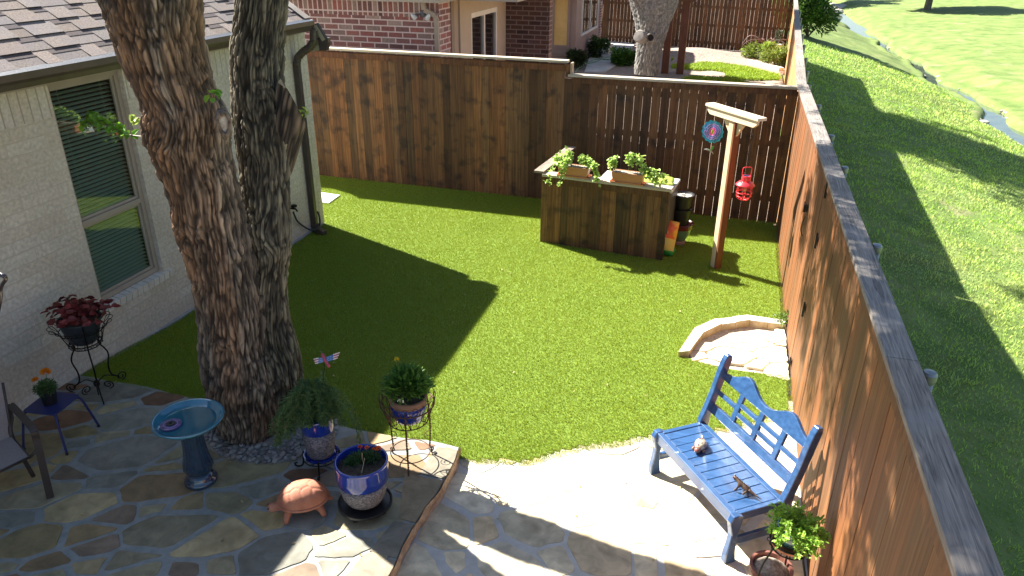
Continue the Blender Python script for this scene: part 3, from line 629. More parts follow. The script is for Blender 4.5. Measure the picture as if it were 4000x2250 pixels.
# ================================================================== FENCES
def fence_boards(mb, p0, p1, wd, z0, z1, gap=lambda t: .001, nrm=(0, -1), th=.018, cl=(.6, 1.3), lean=0.0):
    p0 = Vector((*p0, 0)); p1 = Vector((*p1, 0)); d = (p1 - p0); L = d.length; d.normalize(); nv = Vector((*nrm, 0)); s_ = 0
    while s_ < L - .0005:
        g_ = gap(s_ / L); w_ = min(wd * random.uniform(.96, 1.04), L - s_); w_ = L - s_ if L - s_ - w_ < .035 else w_; t = s_ / L; o = random.uniform(-.002, .002)
        a, b = p0 + d * (s_ + g_ / 2), p0 + d * (s_ + w_ - g_ / 2); zt = z1(t) if callable(z1) else z1; zb = z0(t) if callable(z0) else z0
        q0, q1 = a + nv * o, b + nv * (o + random.uniform(-.0015, .0015)); q2, q3 = q1 - nv * th, q0 - nv * th; c = board_col(*cl)
        tl = d * random.uniform(-.004, .004)
        V = [q0, q1, q2, q3]; mb.add([v + Vector((0, 0, zb)) for v in V] + [v + tl * 0 + Vector((0, 0, zt)) for v in V], [(0, 3, 2, 1), (4, 5, 6, 7), (0, 1, 5, 4), (1, 2, 6, 5), (2, 3, 7, 6), (3, 0, 4, 7)], c)
        s_ += w_
YB = 12.42
bf = thing('back_fence', 'dark stained board fence stepping down across the back of the yard', 'fence', (-3, YB, 0))
b1 = MB()
def bz(x): return float(np.interp(x, [-8.2, -2.66, 1.0], [2.42, 2.45, 2.45]))
XS = -2.66
def gapL(t): 
    x = -8.6 + t * 9.6
    return (.0025 if x < -4.6 else (.0035 if random.random() < .75 else .001)) if x < -2.2 else (.0075 if random.random() < .82 else .002)
fence_boards(b1, (-8.6, YB + .10), (XS - .05, YB), .148, .0, 2.40, lambda t: gapL(t * .62), cl=(.45, 1.75))
fence_boards(b1, (XS - .05, YB), (.996, YB - .02), .148, .0, 2.17, lambda t: random.uniform(.0025, .0065) if (random.random() < .8) else .0015, cl=(.5, 1.35))
part(b1, 'boards', m_back, bf)
b2 = MB()
for z_ in (.36, 1.28, 1.95): part(MB().box((XS, YB + .022, z_), (.98, YB + .062, z_ + .09), board_col(.6, 1)), 'rail', m_back, bf); part(MB().beam((-8.6, YB + .145, z_ + .045), (XS, YB + .045, z_ + .045), .04, .09), 'rail', m_back, bf)
b3 = MB()
b3.beam((-8.6, YB + .075, 2.34), (XS + .04, YB - .022, 2.34), .02, .10, c=(1.05, .85, .8)); b3.box((XS + .09, YB - .042, 2.105), (.97, YB - .022, 2.205), (.8, .75, .75))
b3.box((XS - .03, YB - .04, 2.19), (XS + .07, YB - .022, 2.40), (1.5, 1.4, 1.3)); part(b3, 'trim_board', m_back, bf)
b4 = MB(); xs_ = -8.6
for L in (3.1, 2.85):
    x1 = min(xs_ + L, XS + .09); f = lambda x: YB + .10 - .10 * (x + 8.6) / 5.9
    b4.beam((xs_, f(xs_) - .0, 2.445), (x1 - .003, f(x1) - .0, 2.445), .15, .038, c=board_col(.9, 1.15, .03)); xs_ = x1
b4.beam((XS + .07, YB - .01, 2.21), (XS + .072, YB - .01, 2.43), .14, .03, (1, 0, 0), c=(.8, .7, .6))
xs_ = XS + .02
for L in (1.9, 1.72): x1 = min(xs_ + L, .99); b4.box((xs_, YB - .085, 2.208), (x1 - .003, YB + .065, 2.246), board_col(.9, 1.15, .03)); xs_ = x1
part(b4, 'cap', m_capx, bf, bevel=.003)
for x in (-7.8, -5.4, -3.0, -.6): part(MB().box((x - .045, YB + .166, 0), (x + .045, YB + .25, 2.15), board_col(.6, 1)), 'post', m_back, bf)

sfn = thing('side_fence', 'tall warm brown side fence with a weathered grey cap and a gate, nearest right', 'fence', (XF, 6, 0))
s1 = MB(); fence_boards(s1, (XF, 12.40), (XF, 9.10), .148, -.05, 2.20, lambda t: .0022, (-1, 0), cl=(.75, 1.2)); part(s1, 'boards', m_side, sfn); s1 = MB(); fence_boards(s1, (XF, 7.06), (XF, .2), .148, -.05, 2.20, lambda t: .0022, (-1, 0), cl=(.75, 1.2))
part(s1, 'boards', m_side, sfn)
s2 = MB()
for a, b in ((12.40, 9.1), (7.06, .2)):
    for z_ in (.36, 1.28, 1.95): s2.box((XF + .022, b, z_), (XF + .062, a, z_ + .09))
part(s2, 'rail', m_side, sfn)
s3 = MB(); y_ = 12.52
for L in (2.35, 2.1, 1.9, 2.35, 2.4, 2.3):
    y1 = y_ - L; s3.box((XF - .035, y1 + .004, 2.226), (XF + .125, y_, 2.266), board_col(.9, 1.12, .03)); y_ = y1
part(s3, 'cap', m_cap, sfn, bevel=.003)
s4 = MB(); s4.box((XF - .014, .2, 2.12), (XF - .001, 12.38, 2.224), (.85, .8, .8)); s4.box((XF + .02, .2, 2.12), (XF + .034, 12.4, 2.222), (.85, .8, .8)); part(s4, 'trim_board', m_side, sfn)
for px in ((3140, 254), (3146, 299), (3162, 338), (3197, 412), (3248, 530), (3296, 654), (3432, 960), (3660, 1462)):
    q = G(px[0] / 1.5528, px[1] / 1.5528, 2.0); xq = min(q.x, fx(q.y) + .22); 
    if q.y > 12.6: continue
    p_ = part(MB().tube([(fx(q.y) + .31, q.y, -.6), (fx(q.y) + .31, q.y, 1.97)], .036, 14), 'post', m_galv, sfn, smooth=True)
    part(MB().lathe([(.040, 1.94), (.044, 1.96), (.044, 1.995), (.034, 2.01), (.0, 2.016)], (fx(q.y) + .31, q.y, 0), 20), 'post_cap', m_galv, p_, smooth=False)
gtb = MB(); fence_boards(gtb, (XF + .002, 9.099), (XF + .002, 7.061), .148, .02, 2.19, lambda t: .0015, (-1, 0), cl=(.82, 1.12)); gate = part(gtb, 'gate', m_side, sfn)
for (u, v) in ((2080, 478), (2055, 605), (2023, 778), (1988, 915)):
    q = PX(u, v, XF - .01); h_ = MB(); h_.box((XF - .016, q.y - .03, q.z - .075), (XF - .008, q.y - .004, q.z + .075)); h_.prism([(XF - .014, q.y + .004, q.z - .05), (XF - .014, q.y + .004, q.z + .05), (XF - .014, q.y + .075, q.z + .016), (XF - .014, q.y + .075, q.z - .016)], (.006, 0, 0)); h_.tube([(XF - .018, q.y, q.z - .08), (XF - .018, q.y, q.z + .08)], .008, 8)
    part(h_, 'hinge', m_blackm, gate)
q = PX(2030, 523, XF - .01); h_ = MB(); h_.box((XF - .02, q.y - .05, q.z - .03), (XF - .006, q.y + .05, q.z + .03)); h_.box((XF - .045, q.y - .015, q.z - .05), (XF - .02, q.y + .02, q.z + .035)); h_.tube([(XF - .03, q.y + .06, q.z + .02), (XF - .03, q.y + .12, q.z + .03)], .008, 6)
h_.tube(spline([(XF - .012, q.y - .03, q.z - .10), (XF - .03, q.y - .02, q.z - .16), (XF - .03, q.y - .02, q.z - .27), (XF - .006, q.y - .03, q.z - .33)], 4), .005, 6); part(h_, 'latch', m_blackm, gate)

nf = thing('neighbor_side_fence', 'far stretch of brown board fence with a sun-striped grey cap running on past the corner', 'fence', (1.2, 20, 0))
n1 = MB(); fence_boards(n1, (1.0015, 12.405), (2.0, 34.4), .15, -.05, 2.12, lambda t: .001, (-1, 0), cl=(.9, 1.2))
part(n1, 'boards', mat('stained_cedar_orange', (.34, .17, .06), (.52, .28, .12), scale=1.4, st=(26, 26, 1), rough=.7, attr=True, bump=.002), nf)
n3 = MB(); y_ = 12.545
while y_ < 34.4:
    y1 = min(34.5, y_ + 2.4); n3.beam((fx(y_) + .04, y_, 2.185), (fx(y1) + .04, y1 - .004, 2.185), .15, .038, c=board_col(.85, 1.1, .03)); y_ = y1
part(n3, 'cap', m_cap, nf)
for y_ in (13.6, 15.2, 17.0, 19.3, 21.7, 24.1, 26.5, 29):
    p_ = part(MB().tube([(fx(y_) + .19, y_, -.9), (fx(y_) + .19, y_, 2.05)], .032, 10), 'post', m_galv, nf); part(MB().lathe([(.036, 2.03), (.037, 2.08), (.0, 2.10)], (fx(y_) + .19, y_, 0), 12), 'post_cap', m_galv, p_)

rfn = thing('rear_neighbor_fence', 'farthest dark board fence with light slits closing off the yard beyond', 'fence', (-3, 34.5, 0))
r1 = MB(); fence_boards(r1, (-12, 36.9), (2.0, 34.4), .165, .0, 2.55, lambda t: (random.uniform(.005, .011) if random.random() < .85 else .003) if t > .55 else (.010 if random.random() < .6 else .002), (-.176, -.984), cl=(.6, 1.15)); part(r1, 'boards', m_back, rfn)
r2 = MB()
for z_ in (.25, .98, 1.72, 2.42): r2.beam((-12, 36.94, z_), (2.0, 34.44, z_), .03, .10, c=board_col(.6, .9))
part(r2, 'rail', m_back, rfn)

# ================================================================== NEIGHBOUR'S HOUSE
nh = thing('brick_house', 'red brick house with taupe trimmed windows standing beyond the back fence', 'house', (-6, 15, 0))
m_mauve = mat('mauve_siding', (.30, .215, .19), (.34, .25, .22), scale=3, rough=.65)
m_ttrim = mat('beige_trim', (.33, .27, .21), (.37, .31, .25), scale=3, rough=.6)
m_white = mat('white_paint', (.68, .66, .62), (.74, .72, .69), scale=5, rough=.5)
XN = -5.4
nw = MB(); nw.box((-14, 13.6, -.05), (XN, 13.75, 2.93), mi=0); nw.box((-14, 13.597, 2.93), (XN, 13.75, 3.25), mi=2); nw.box((XN - .15, 13.751, -.05), (XN, 14.20, 3.2), mi=1)
nw.box((XN, 13.60, -.05), (XN + .002, 13.75, 3.2), mi=1)
part(nw, 'wall', [m_rbx, m_rby, m_rbs], nh)
nt_ = MB(); nt_.box((XN - .12, 14.20, 0), (XN + .02, 14.36, 3.2), (.55, .5, .5)); nt_.box((XN - .12, 14.36, 0), (XN + .01, 14.62, 3.2), (.8, .75, .75)); nt_.box((XN - .12, 14.62, 0), (XN + .045, 15.30, 3.2)); nt_.box((XN - .12, 17.13, 0), (XN + .04, 17.78, 3.2))
nt_.box((XN - .12, 15.30, 2.88), (XN + .04, 17.13, 3.2)); nt_.box((XN - .12, 15.30, 0), (XN + .04, 17.13, .5)); part(nt_, 'siding', mat('tan_siding', (.40, .32, .245), (.44, .36, .28), scale=3, rough=.6, attr=True), nh)
w1 = part(MB().box((XN - .02, 15.30, 2.78), (XN + .03, 17.13, 2.88)), 'window', m_white, nh)
part(MB().box((XN - .02, 15.30, .5), (XN + .03, 15.38, 2.78)).box((XN - .02, 17.05, .5), (XN + .03, 17.13, 2.78)).box((XN - .02, 16.18, .5), (XN + .03, 16.25, 2.78)).box((XN - .02, 15.38, .5), (XN + .03, 17.05, .58)), 'frame', m_white, w1)
m_pane2 = mat('dark_window_glass', (.01, .012, .012), rough=.03, spec=1.0, coat=1)
part(MB().box((XN - .03, 15.38, .58), (XN - .01, 17.05, 2.78)), 'pane', m_pane2, w1)
nd = MB(); nd.box((XN - .1, 17.80, -.05), (-4.47, 17.95, 3.3)); nd.box((-4.47, 17.80, -.05), (-4.30, 18.1, 3.3)); part(nd, 'patio_wall', brickmat('shade_darkened_brick', [(.06, .03, .03), (.12, .055, .045), (.09, .05, .045), (.15, .08, .07)], (.22, .17, .15), 'xz', bw=.30, rh=.106, mort=.014), nh)  # brick colours darkened to paint in the covered patio's deep shade
# bay at the back
by = MB(); BX, BY = -5.82, 28.3
by.box((-8.2, BY, .35), (BX, BY + 4.9, 4.4)); part(by, 'bay', m_mauve, nh)
bb = MB(); bb.box((-8.2, BY + .1, -.02), (BX - .12, BY + 4.9, .35)); bb.box((-8.2, BY + 4.9, -.02), (BX + .03, BY + 5.3, 4.4)); part(bb, 'bay_base', m_rby, nh)
def bwin(lo_, hi_, axis, pm2):
    (a0, z0), (a1, z1) = lo_, hi_; f = MB(); t = .09
    def bx(p0, z0_, p1, z1_, d0, d1): 
        if axis == 'x': f.box((p0, BY - d1, z0_), (p1, BY - d0, z1_))
        else: f.box((BX + d0, p0, z0_), (BX + d1, p1, z1_))
    bx(a0, z0, a0 + t, z1, 0, .05); bx(a1 - t, z0, a1, z1, 0, .05); bx(a0 + t, z0, a1 - t, z0 + t, 0, .05); bx(a0 + t, z1 - t, a1 - t, z1, 0, .05)
    if axis == 'y': bx((a0 + a1) / 2 - .06, z0 + t, (a0 + a1) / 2 + .06, z1 - t, 0, .05); bx(a0 + t, (z0 + z1) / 2 - .05, a1 - t, (z0 + z1) / 2 + .05, 0, .045)
    w_ = part(f, 'window', m_white if axis == 'y' else m_mauve, nh); f = MB()
    bx(a0 + t, z0 + t, a1 - t, z1 - t, .005, .02); part(f, 'pane', pm2, w_)
a0, a1 = PY(1390, 133, BY), PY(1428, 133, BY)
bwin((a0.x - .05, .62), (a1.x + .05, 3.9), 'x', mat('amber_lit_blind', (.62, .42, .14), (.74, .5, .2), scale=2, rough=.35, coat=.5))
a0, a1 = PX(1459, 115, BX), PX(1499, 92, BX)
bwin((a0.y, .95), (a1.y, 4.0), 'y', m_pane2)
ef = MB(); ef.box((-14, 13.2, 3.22), (-5.2, 14.0, 3.35)); ef.box((-14, 14.0, 3.22), (-4.0, 18.3, 3.35)); ef.box((-14, 13.2, 3.35), (-7, 36, 3.4)); part(ef, 'eave', m_ttrim, nh)
dsn = MB(); q = PY(1096, 60, 13.5); pts = [(q.x - .22, 13.45, 3.2), (q.x - .2, 13.46, 3.08), (q.x - .02, 13.53, 2.98), (q.x, 13.54, 2.9), (q.x, 13.54, 0)]
rect_tube(dsn, pts, .085, .07); part(dsn, 'downspout', m_ttrim, nh, bevel=.006)
fl = PY(1062, 36, 13.55); f1 = MB(); f1.lathe([(.055, 0), (.055, .03), (.02, .04)], (fl.x, fl.y + .04, fl.z), 16, M=Matrix.Rotation(R_(90), 4, 'X')); f1.tube([(fl.x - .02, fl.y, fl.z), (fl.x - .12, fl.y - .04, fl.z + .0)], .018, 8); f1.tube([(fl.x + .02, fl.y, fl.z), (fl.x + .1, fl.y - .04, fl.z - .02)], .018, 8)
fo = part(f1, 'flood_light', mat('grey_metal', (.14, .15, .18), rough=.4, metal=.5), nh, smooth=False)
for sgn in (-1, 1):
    f2 = MB(); M = Matrix.Rotation(R_(35 * sgn), 4, 'Y') @ Matrix.Rotation(R_(25), 4, 'X'); f2.lathe([(.02, .06), (.035, .02), (.055, -.06), (.05, -.065), (.0, -.06)], (fl.x + .15 * sgn, fl.y - .07, fl.z - .03), 16, M=M); part(f2, 'bulb', mat('frosted_bulb', (.62, .66, .70), rough=.2, spec=.8), fo, smooth=True)
# covered patio posts and beam
pg = thing('patio_cover', 'dark brown timber patio cover with two posts behind the pale tree', 'pergola', (-2.2, 27.6, 0))
for u in (1672, 1710):
    q = G(u - 2, 183, 0.0); q = PY(u, 183, 27.7); part(MB().box((q.x - .12, 27.6, -.02), (q.x + .12, 27.84, 2.45), board_col(.8, 1)), 'post', mat('dark_post', (.10, .035, .018), (.17, .06, .03), scale=3, st=(8, 8, 1), rough=.7), pg)
bq = MB(); bq.box((-7.5, 27.55, 2.40), (-1.55, 27.85, 2.66)); bq.beam((-2.1, 27.72, 2.0), (-1.75, 27.72, 2.42), .1, .1, (0, 1, 0)); part(bq, 'beam', mat('dark_beam', (.10, .04, .02), (.2, .08, .04), scale=3, st=(1, 8, 8), rough=.7), pg)
# ================================================================== TREE
m_bark = mat('furrowed_bark', (.75, .75, .75), (1.2, 1.15, 1.1), scale=14, st=(1, 1, .35), rough=.95, attr=True, bump=.006, bscale=60)
tree = thing('shade_tree', 'large twin-stemmed shade tree with deeply furrowed bark growing through the patio', 'tree', (-3.75, 4.87, ZP))
def idz(px, py): return vnoise(px * 21, py * 21, 0 * px, 401) * 2
def trunk(rows, yfun, name, amp=.030, nu=400, ds_=.0065, seed=0, zmax=None, extra=None, warm=None, tone=(1, 1, 1), ora_k=1.0, twist=0.0):
    """rows: surveyed left/right outlines down the stem, lifted to real centres and radii"""
    pts = []
    for v, a, b in rows:
        c = PY((a + b) / 2, v, yfun(v)); depth = Vector((-.2516, .869, -.426)).dot(c - Vector((0, 0, CZ))); ray = (c - Vector((0, 0, CZ))).length
        pts.append((c, (b - a) / 2 * depth / 1857 * .95 * math.cos(math.atan(((a + b) / 2 - 1288) / 1857))))
    pts.sort(key=lambda q: q[0].z)
    zs = np.array([p[0].z for p in pts]); z0, z1 = zs[0], zmax or zs[-1]; Zs = np.arange(z0, z1, ds_)
    cx_ = np.interp(Zs, zs, [p[0].x for p in pts]); cy_ = np.interp(Zs, zs, [p[0].y for p in pts]); rr = np.interp(Zs, zs, [p[1] for p in pts])
    if zmax and zmax > zs[-1]:
        k = Zs > zs[-1]; sl_ = (pts[-1][0] - pts[-3][0]) / (zs[-1] - zs[-3]); dz = Zs[k] - zs[-1]; cx_[k] = pts[-1][0].x + sl_.x * dz; cy_[k] = pts[-1][0].y + sl_.y * dz; rr[k] = pts[-1][1] * (1 - dz * .11)
    ker = np.ones(25) / 25
    def sm(a): return np.convolve(np.pad(a, 12, mode='edge'), ker, 'valid')
    cx_, cy_, rr = sm(cx_), sm(cy_), sm(rr)
    th = np.linspace(0, 2 * np.pi, nu, endpoint=False); TH, ZZ = np.meshgrid(th, Zs); Rr = rr[:, None] + 0 * TH
    px, py = np.cos(TH) * Rr, np.sin(TH) * Rr
    flute = (vnoise(px * 3.2, py * 3.2, ZZ * .45, seed + 40) - .5) * .10 * (Rr / .35)
    tw_ = twist * ZZ; px, py = px * np.cos(tw_) - py * np.sin(tw_), px * np.sin(tw_) + py * np.cos(tw_)
    wx = (vnoise(px * 6, py * 6, ZZ * 4.0, seed + 1) - .5) * .55; wy = (vnoise(px * 6, py * 6, ZZ * 4.0, seed + 2) - .5) * .55
    n1 = vnoise(px * 32 + wx * 4, py * 32 + wy * 4, ZZ * 4.6 + wx, seed + 3); n2 = vnoise(px * 64 + wy * 3, py * 64 + wx * 3, ZZ * 12, seed + 4); n3 = vnoise(px * 80, py * 80, ZZ * 22, seed + 5); n4 = vnoise(px * 24, py * 24, ZZ * 17 + wx * 2, seed + 8)
    h1 = np.abs(2 * n1 - 1); h2 = np.abs(2 * n2 - 1)
    h = np.clip((h1 * 1.9 - .12), 0, 1) ** .9 * .66 + np.clip(h2 * 2.0 - .1, 0, 1) * .24 + n3 * .16 - smooth(.58, .70, n4) * .22
    f1, f2, idc = worley(px * 30 + wx * 5.5, py * 30 + wy * 5.5, ZZ * 2.7 + wx * 1.6 + 1.2 * idz(px, py), seed + 11); crack = smooth(.02, .34, f2 - f1)
    h = crack * (.75 + .25 * idc) * .40 + np.clip(h1 * 1.9 - .12, 0, 1) ** .9 * .32 + np.clip(h2 * 2.0 - .1, 0, 1) * .2 + n3 * .16 - smooth(.60, .72, n4) * .16
    flare = .085 * np.exp(-(ZZ - .12) / .13) * (.55 + .45 * np.sin(3 * TH + seed)) * (1 if seed < 250 else 0)
    R2 = Rr + flute + flare + (h - .5) * amp * 1.5
    X = cx_[:, None] + np.cos(TH) * R2; Y_ = cy_[:, None] + np.sin(TH) * R2; Zo = ZZ + (n3 - .5) * .004
    if extra: X, Y_, Zo = extra(X, Y_, Zo, TH, ZZ, Rr)
    V = np.stack([X.ravel(), Y_.ravel(), Zo.ravel()], 1); nv, nh_ = len(Zs), nu
    i, j = np.meshgrid(np.arange(nh_), np.arange(nv - 1)); i, j = i.ravel(), j.ravel(); i2 = (i + 1) % nh_
    F = np.stack([j * nh_ + i, j * nh_ + i2, (j + 1) * nh_ + i2, (j + 1) * nh_ + i], 1)
    # grey-brown plates, furrow shade painted in by depth, orange patches, green lichen
    H = np.clip(h * 1.12, 0, 1)[..., None]; pl = vnoise(px * 3, py * 3, ZZ * 1.4, seed + 6)[..., None]; ora = smooth(.55, .75, vnoise(px * 4.5, py * 4.5, ZZ * .9, seed + 7))[..., None]
    if warm is not None: ora = np.clip(ora * .6 + warm(TH, ZZ)[..., None], 0, 1)
    base = (np.array([.026, .019, .014]) * (1 - H) ** .7 + np.array([.36, .285, .215]) * H ** 2.0 * (.34 + .7 * pl + .45 * idc[..., None])) * np.array(tone)
    ora = ora * ora_k; base = base * (1 - ora) + ora * (np.array([.045, .026, .015]) * (1 - H) + np.array([.33, .19, .105]) * H ** 1.8)
    C = base.reshape(-1, 3)
    return V, F, C
rowsL = [(-60, 208, 505), (0, 236, 513), (33, 248, 513), (83, 268, 515), (133, 290, 521), (167, 306, 530), (217, 330, 543), (253, 354, 556), (290, 356, 576), (333, 356, 583), (377, 376, 584), (427, 400, 594), (451, 411, 600), (497, 427, 610), (575, 441, 628), (671, 476, 650), (735, 491, 668), (806, 500, 688), (860, 500, 700), (895, 505, 715), (957, 516, 735), (1000, 530, 745), (1045, 548, 748), (1090, 562, 742), (1125, 570, 742)]
rowsR = [(-60, 590, 736), (0, 588, 730), (77, 582, 722), (150, 574, 718), (200, 578, 717), (260, 581, 728), (310, 584, 738), (350, 587, 738), (400, 597, 733), (483, 603, 731), (560, 615, 735), (620, 622, 735), (700, 632, 724), (790, 628, 728), (850, 630, 745), (930, 645, 765), (970, 655, 770), (1030, 660, 760), (1080, 668, 748), (1100, 668, 742)]
def warmL(TH, Z):  # orange strip spiralling up the face of the left stem
    c = -1.9 + .32 * (Z - 2.2); return smooth(.55, .12, np.abs(TH - 2 * np.pi * (TH > np.pi) - c)) * smooth(1.0, 1.9, Z) * .95
VL = trunk(rowsL, lambda v: float(np.interp(v, [-60, 300, 600, 1100], [4.60, 4.72, 4.82, 4.90])), 'L', seed=100, zmax=6.6, warm=warmL, twist=-.32)
VR = trunk(rowsR, lambda v: float(np.interp(v, [-60, 0, 300, 600, 800, 900, 1100], [5.76, 5.70, 5.45, 5.16, 5.02, 4.98, 4.95])), 'R', seed=200, zmax=6.9, amp=.028, nu=300, tone=(.68, .74, .66), ora_k=0.0)
V = np.concatenate([VL[0], VR[0]]); F = np.concatenate([VL[1], VR[1] + len(VL[0])]); C = np.concatenate([VL[2], VR[2]])
# drop anything under the patio
def tpart(o, par=tree):
    o.parent = par; o.matrix_parent_inverse = Matrix.Translation(-Vector(par.location)); return o
tr = tpart(npmesh('trunk', V, F, C, m_bark, smooth=False))
def limb(P, r0, r1, seed, nu=70, ds_=.02, amp=.02, C0=(.05, .035, .026), C1=(.27, .21, .165)):
    P = spline(P, 14); n = len(P); V = []; Cc = []
    T = [(P[min(i + 1, n - 1)] - P[max(i - 1, 0)]).normalized() for i in range(n)]; nr = T[0].orthogonal().normalized()
    for i in range(n):
        nr = (nr - T[i] * nr.dot(T[i])).normalized(); bn = T[i].cross(nr); rad = r0 + (r1 - r0) * i / (n - 1)
        th = np.linspace(0, 2 * np.pi, nu, endpoint=False); s_ = i * .05
        ss = (P[i] - P[0]).length; n1 = np.abs(2 * vnoise(np.cos(th) * rad * 32, np.sin(th) * rad * 32, ss * 5, seed) - 1); h = np.clip(n1 * 1.9 - .12, 0, 1) ** 1.3
        q = rad + (h - .6) * amp * min(1, rad / .12)
        for a, qq, hh_ in zip(th, q, h): V.append(P[i] + (nr * math.cos(a) + bn * math.sin(a)) * qq); Cc.append([C0[k] * (1 - hh_) + C1[k] * hh_ for k in range(3)])
    F = [(i * nu + j, i * nu + (j + 1) % nu, (i + 1) * nu + (j + 1) % nu, (i + 1) * nu + j) for i in range(n - 1) for j in range(nu)]
    return np.array([tuple(v) for v in V]), np.array(F), np.array(Cc)
# sawn stub on the right stem
a = PY(722, 345, 5.02); b = PY(741, 262, 4.96); d = (b - a)
a = PY(694, 455, 5.45); b = PY(746, 215, 5.45)
Vs, Fs, Cs = limb([a, a.lerp(b, .45) + Vector((.01, 0, 0)), b], .10, .150, 71, nu=90, C0=(.012, .010, .009), C1=(.17, .13, .095))
p1_, p2_ = PY(716, 216, 5.45), PY(760, 294, 5.45); nn = (p2_ - p1_).cross((p1_ - Vector((0, 0, CZ))).normalized() + Vector((.0, 0, -.12))).normalized(); nn = nn if nn.z > 0 else -nn; ax = (b - a).normalized()
for i in range(len(Vs)):
    v_ = Vector(Vs[i]); dd_ = (v_ - p1_).dot(nn)
    if dd_ > 0: Vs[i] = tuple(v_ - ax * (dd_ / ax.dot(nn)))
st = tpart(npmesh('sawn_stub', Vs, Fs, Cs, m_bark))
tip = Vector(Vs[-90:].mean(0)); nrm = (Vector(Vs[-90]) - tip).cross(Vector(Vs[-60]) - tip).normalized()
cutm = mat('sawn_wood', (.24, .16, .10), (.42, .32, .22), scale=20, rough=.9, bump=.003)
cb_ = MB(); ring = [tuple(Vector(p)) for p in Vs[-90:]]; cb_.add(ring + [tuple(tip)], [(i, (i + 1) % 90, 90) for i in range(90)])
tpart(cb_.build('cut_face', cutm))
# old knot with pale healed wood on the left stem
kc = PY(566, 312, 4.62); kb = MB()
Mk = (kc - Vector((0, 0, CZ))).normalized().to_track_quat('Z', 'Y').to_matrix().to_4x4()
kw = Matrix.Translation(PY(563, 310, 4.46)) @ Matrix.Rotation(R_(38), 4, 'Z') @ Matrix.Rotation(R_(90), 4, 'X') @ Matrix.Diagonal((.62, 1.25, 1, 1))
kb.lathe([(.085, -.05), (.082, .012), (.062, .035), (.048, .022), (.045, .0)], n=28, M=kw, rfun=lambda a, z: 1 + .09 * math.sin(3 * a) + .05 * math.sin(7 * a), cap=False)
tpart(kb.build('knot', mat('knot_bark', (.05, .035, .026), (.26, .19, .14), scale=25, rough=.95, bump=.01), smooth=True))
k2 = MB(); k2.lathe([(.0, .010), (.03, .008), (.049, .0)], n=24, M=kw, cap=False); tpart(k2.build('healed_wood', mat('healed_wood', (.30, .23, .17), (.58, .52, .46), scale=18, rough=.8, bump=.006), smooth=True))
# upper limbs and crown (above the picture; they throw the dappled shade)
Lt = Vector((float(VL[0][-1][0]), float(VL[0][-1][1]), 6.5)); Rt = Vector((float(VR[0][-1][0]), float(VR[0][-1][1]), 6.8))
limbs = [([Lt - Vector((0, 0, .3)), Lt + Vector((-.7, -.2, 1.0)), Lt + Vector((-1.9, -.7, 2.2))], .26, .08), ([Lt - Vector((0, 0, .3)), Lt + Vector((-.3, .7, 1.1)), Lt + Vector((-.6, 2.3, 2.4))], .22, .07),
         ([Rt - Vector((0, 0, .4)), Rt + Vector((.2, -.3, .9)), Rt + Vector((.2, -1.9, 2.1))], .17, .06), ([Rt - Vector((0, 0, .4)), Rt + Vector((.1, .3, 1.0)), Rt + Vector((0.0, 1.6, 2.6))], .16, .06),
         ([Lt - Vector((0, 0, .3)), Lt + Vector((-.2, 2.6, 1.6)), Lt + Vector((0.0, 5.4, 2.0)), Lt + Vector((.2, 8.6, 2.4))], .2, .06), ([Lt - Vector((0, 0, .3)), Lt + Vector((-1.0, 2.2, 1.0)), Lt + Vector((-1.2, 4.6, 1.3)), Lt + Vector((-1.0, 6.6, 1.6))], .16, .05)]  # two long unseen limbs added to throw shade on the bank
bs = MB(); tips = []
for P, r0, r1 in limbs:
    sp_ = spline(P, 6); bs.tube(sp_, list(np.linspace(r0, r1, len(sp_))), 12, (.16, .12, .09))
    for k in range(9):
        t0 = sp_[random.randint(5, len(sp_) - 1)]; d_ = Vector(rv(1)[0]); d_.z = abs(d_.z) * .5 + .15; e_ = t0 + d_ * random.uniform(.8, 1.9); bs.tube([t0, (t0 + e_) / 2 + Vector((0, 0, .1)), e_], [.035, .024, .01], 6, (.16, .12, .09)); tips.append(e_)
# lower outer sprays: unseen foliage added to dapple the side fence with shade
low = []
for k in range(44):
    x_ = random.uniform(-4.8, -2.6); y_ = random.uniform(4.3, 10.6); h_ = 1.5 - x_ + random.uniform(.5, 2.4)
    if math.hypot(x_ + (h_ - .8) * 1.004 - .77, y_ - (h_ - .8) * .427 - 4.15) < .95: continue
    e_ = Vector((x_, y_, h_)); o_ = Rt if y_ < 7.5 else Lt + Vector((-.6, 2.3, 1.4)); bs.tube(spline([o_, o_.lerp(e_, .5) + Vector((random.uniform(-.4, .4), random.uniform(-.4, .4), .5)), e_], 5), list(np.linspace(.022, .005, 11)), 6, (.16, .12, .09)); low.append(e_)
for k in range(17):  # unseen sprays added where their shade lands on the outer bank
    h_ = random.uniform(7.6, 9.4); gx_, gy_ = random.uniform(4.0, 6.4), random.choice((random.uniform(9.5, 12.6), random.uniform(5.5, 9))); e_ = Vector((gx_ - (h_ + .9) * 1.004, gy_ + (h_ + .9) * .427, h_)); o_ = Lt + Vector((0, min(max(e_.y - 6, 2.6), 8.6), 2.0)); bs.tube([o_, o_.lerp(e_, .6) + Vector((0, 0, .3)), e_], [.03, .018, .006], 6, (.16, .12, .09)); low.append(e_)
tpart(bs.build('branch', m_bark))
m_leaf = mat('tree_leaf', (1, 1, 1), attr=True, rough=.45, spec=.4, trans=.35)
PP = []
for t_ in tips:
    n_ = 330; PP.append(np.array(t_) + rv(n_) * (rng.random(n_) ** .5 * .62)[:, None] * np.array([1, 1, .6]))
for t_ in low:
    n_ = 420; PP.append(np.array(t_) + rv(n_) * (rng.random(n_) ** .5 * .42)[:, None] * np.array([1, 1, .6]))
PP = np.concatenate(PP); n_ = len(PP); k_ = rng.uniform(.6, 1.4, n_)[:, None]
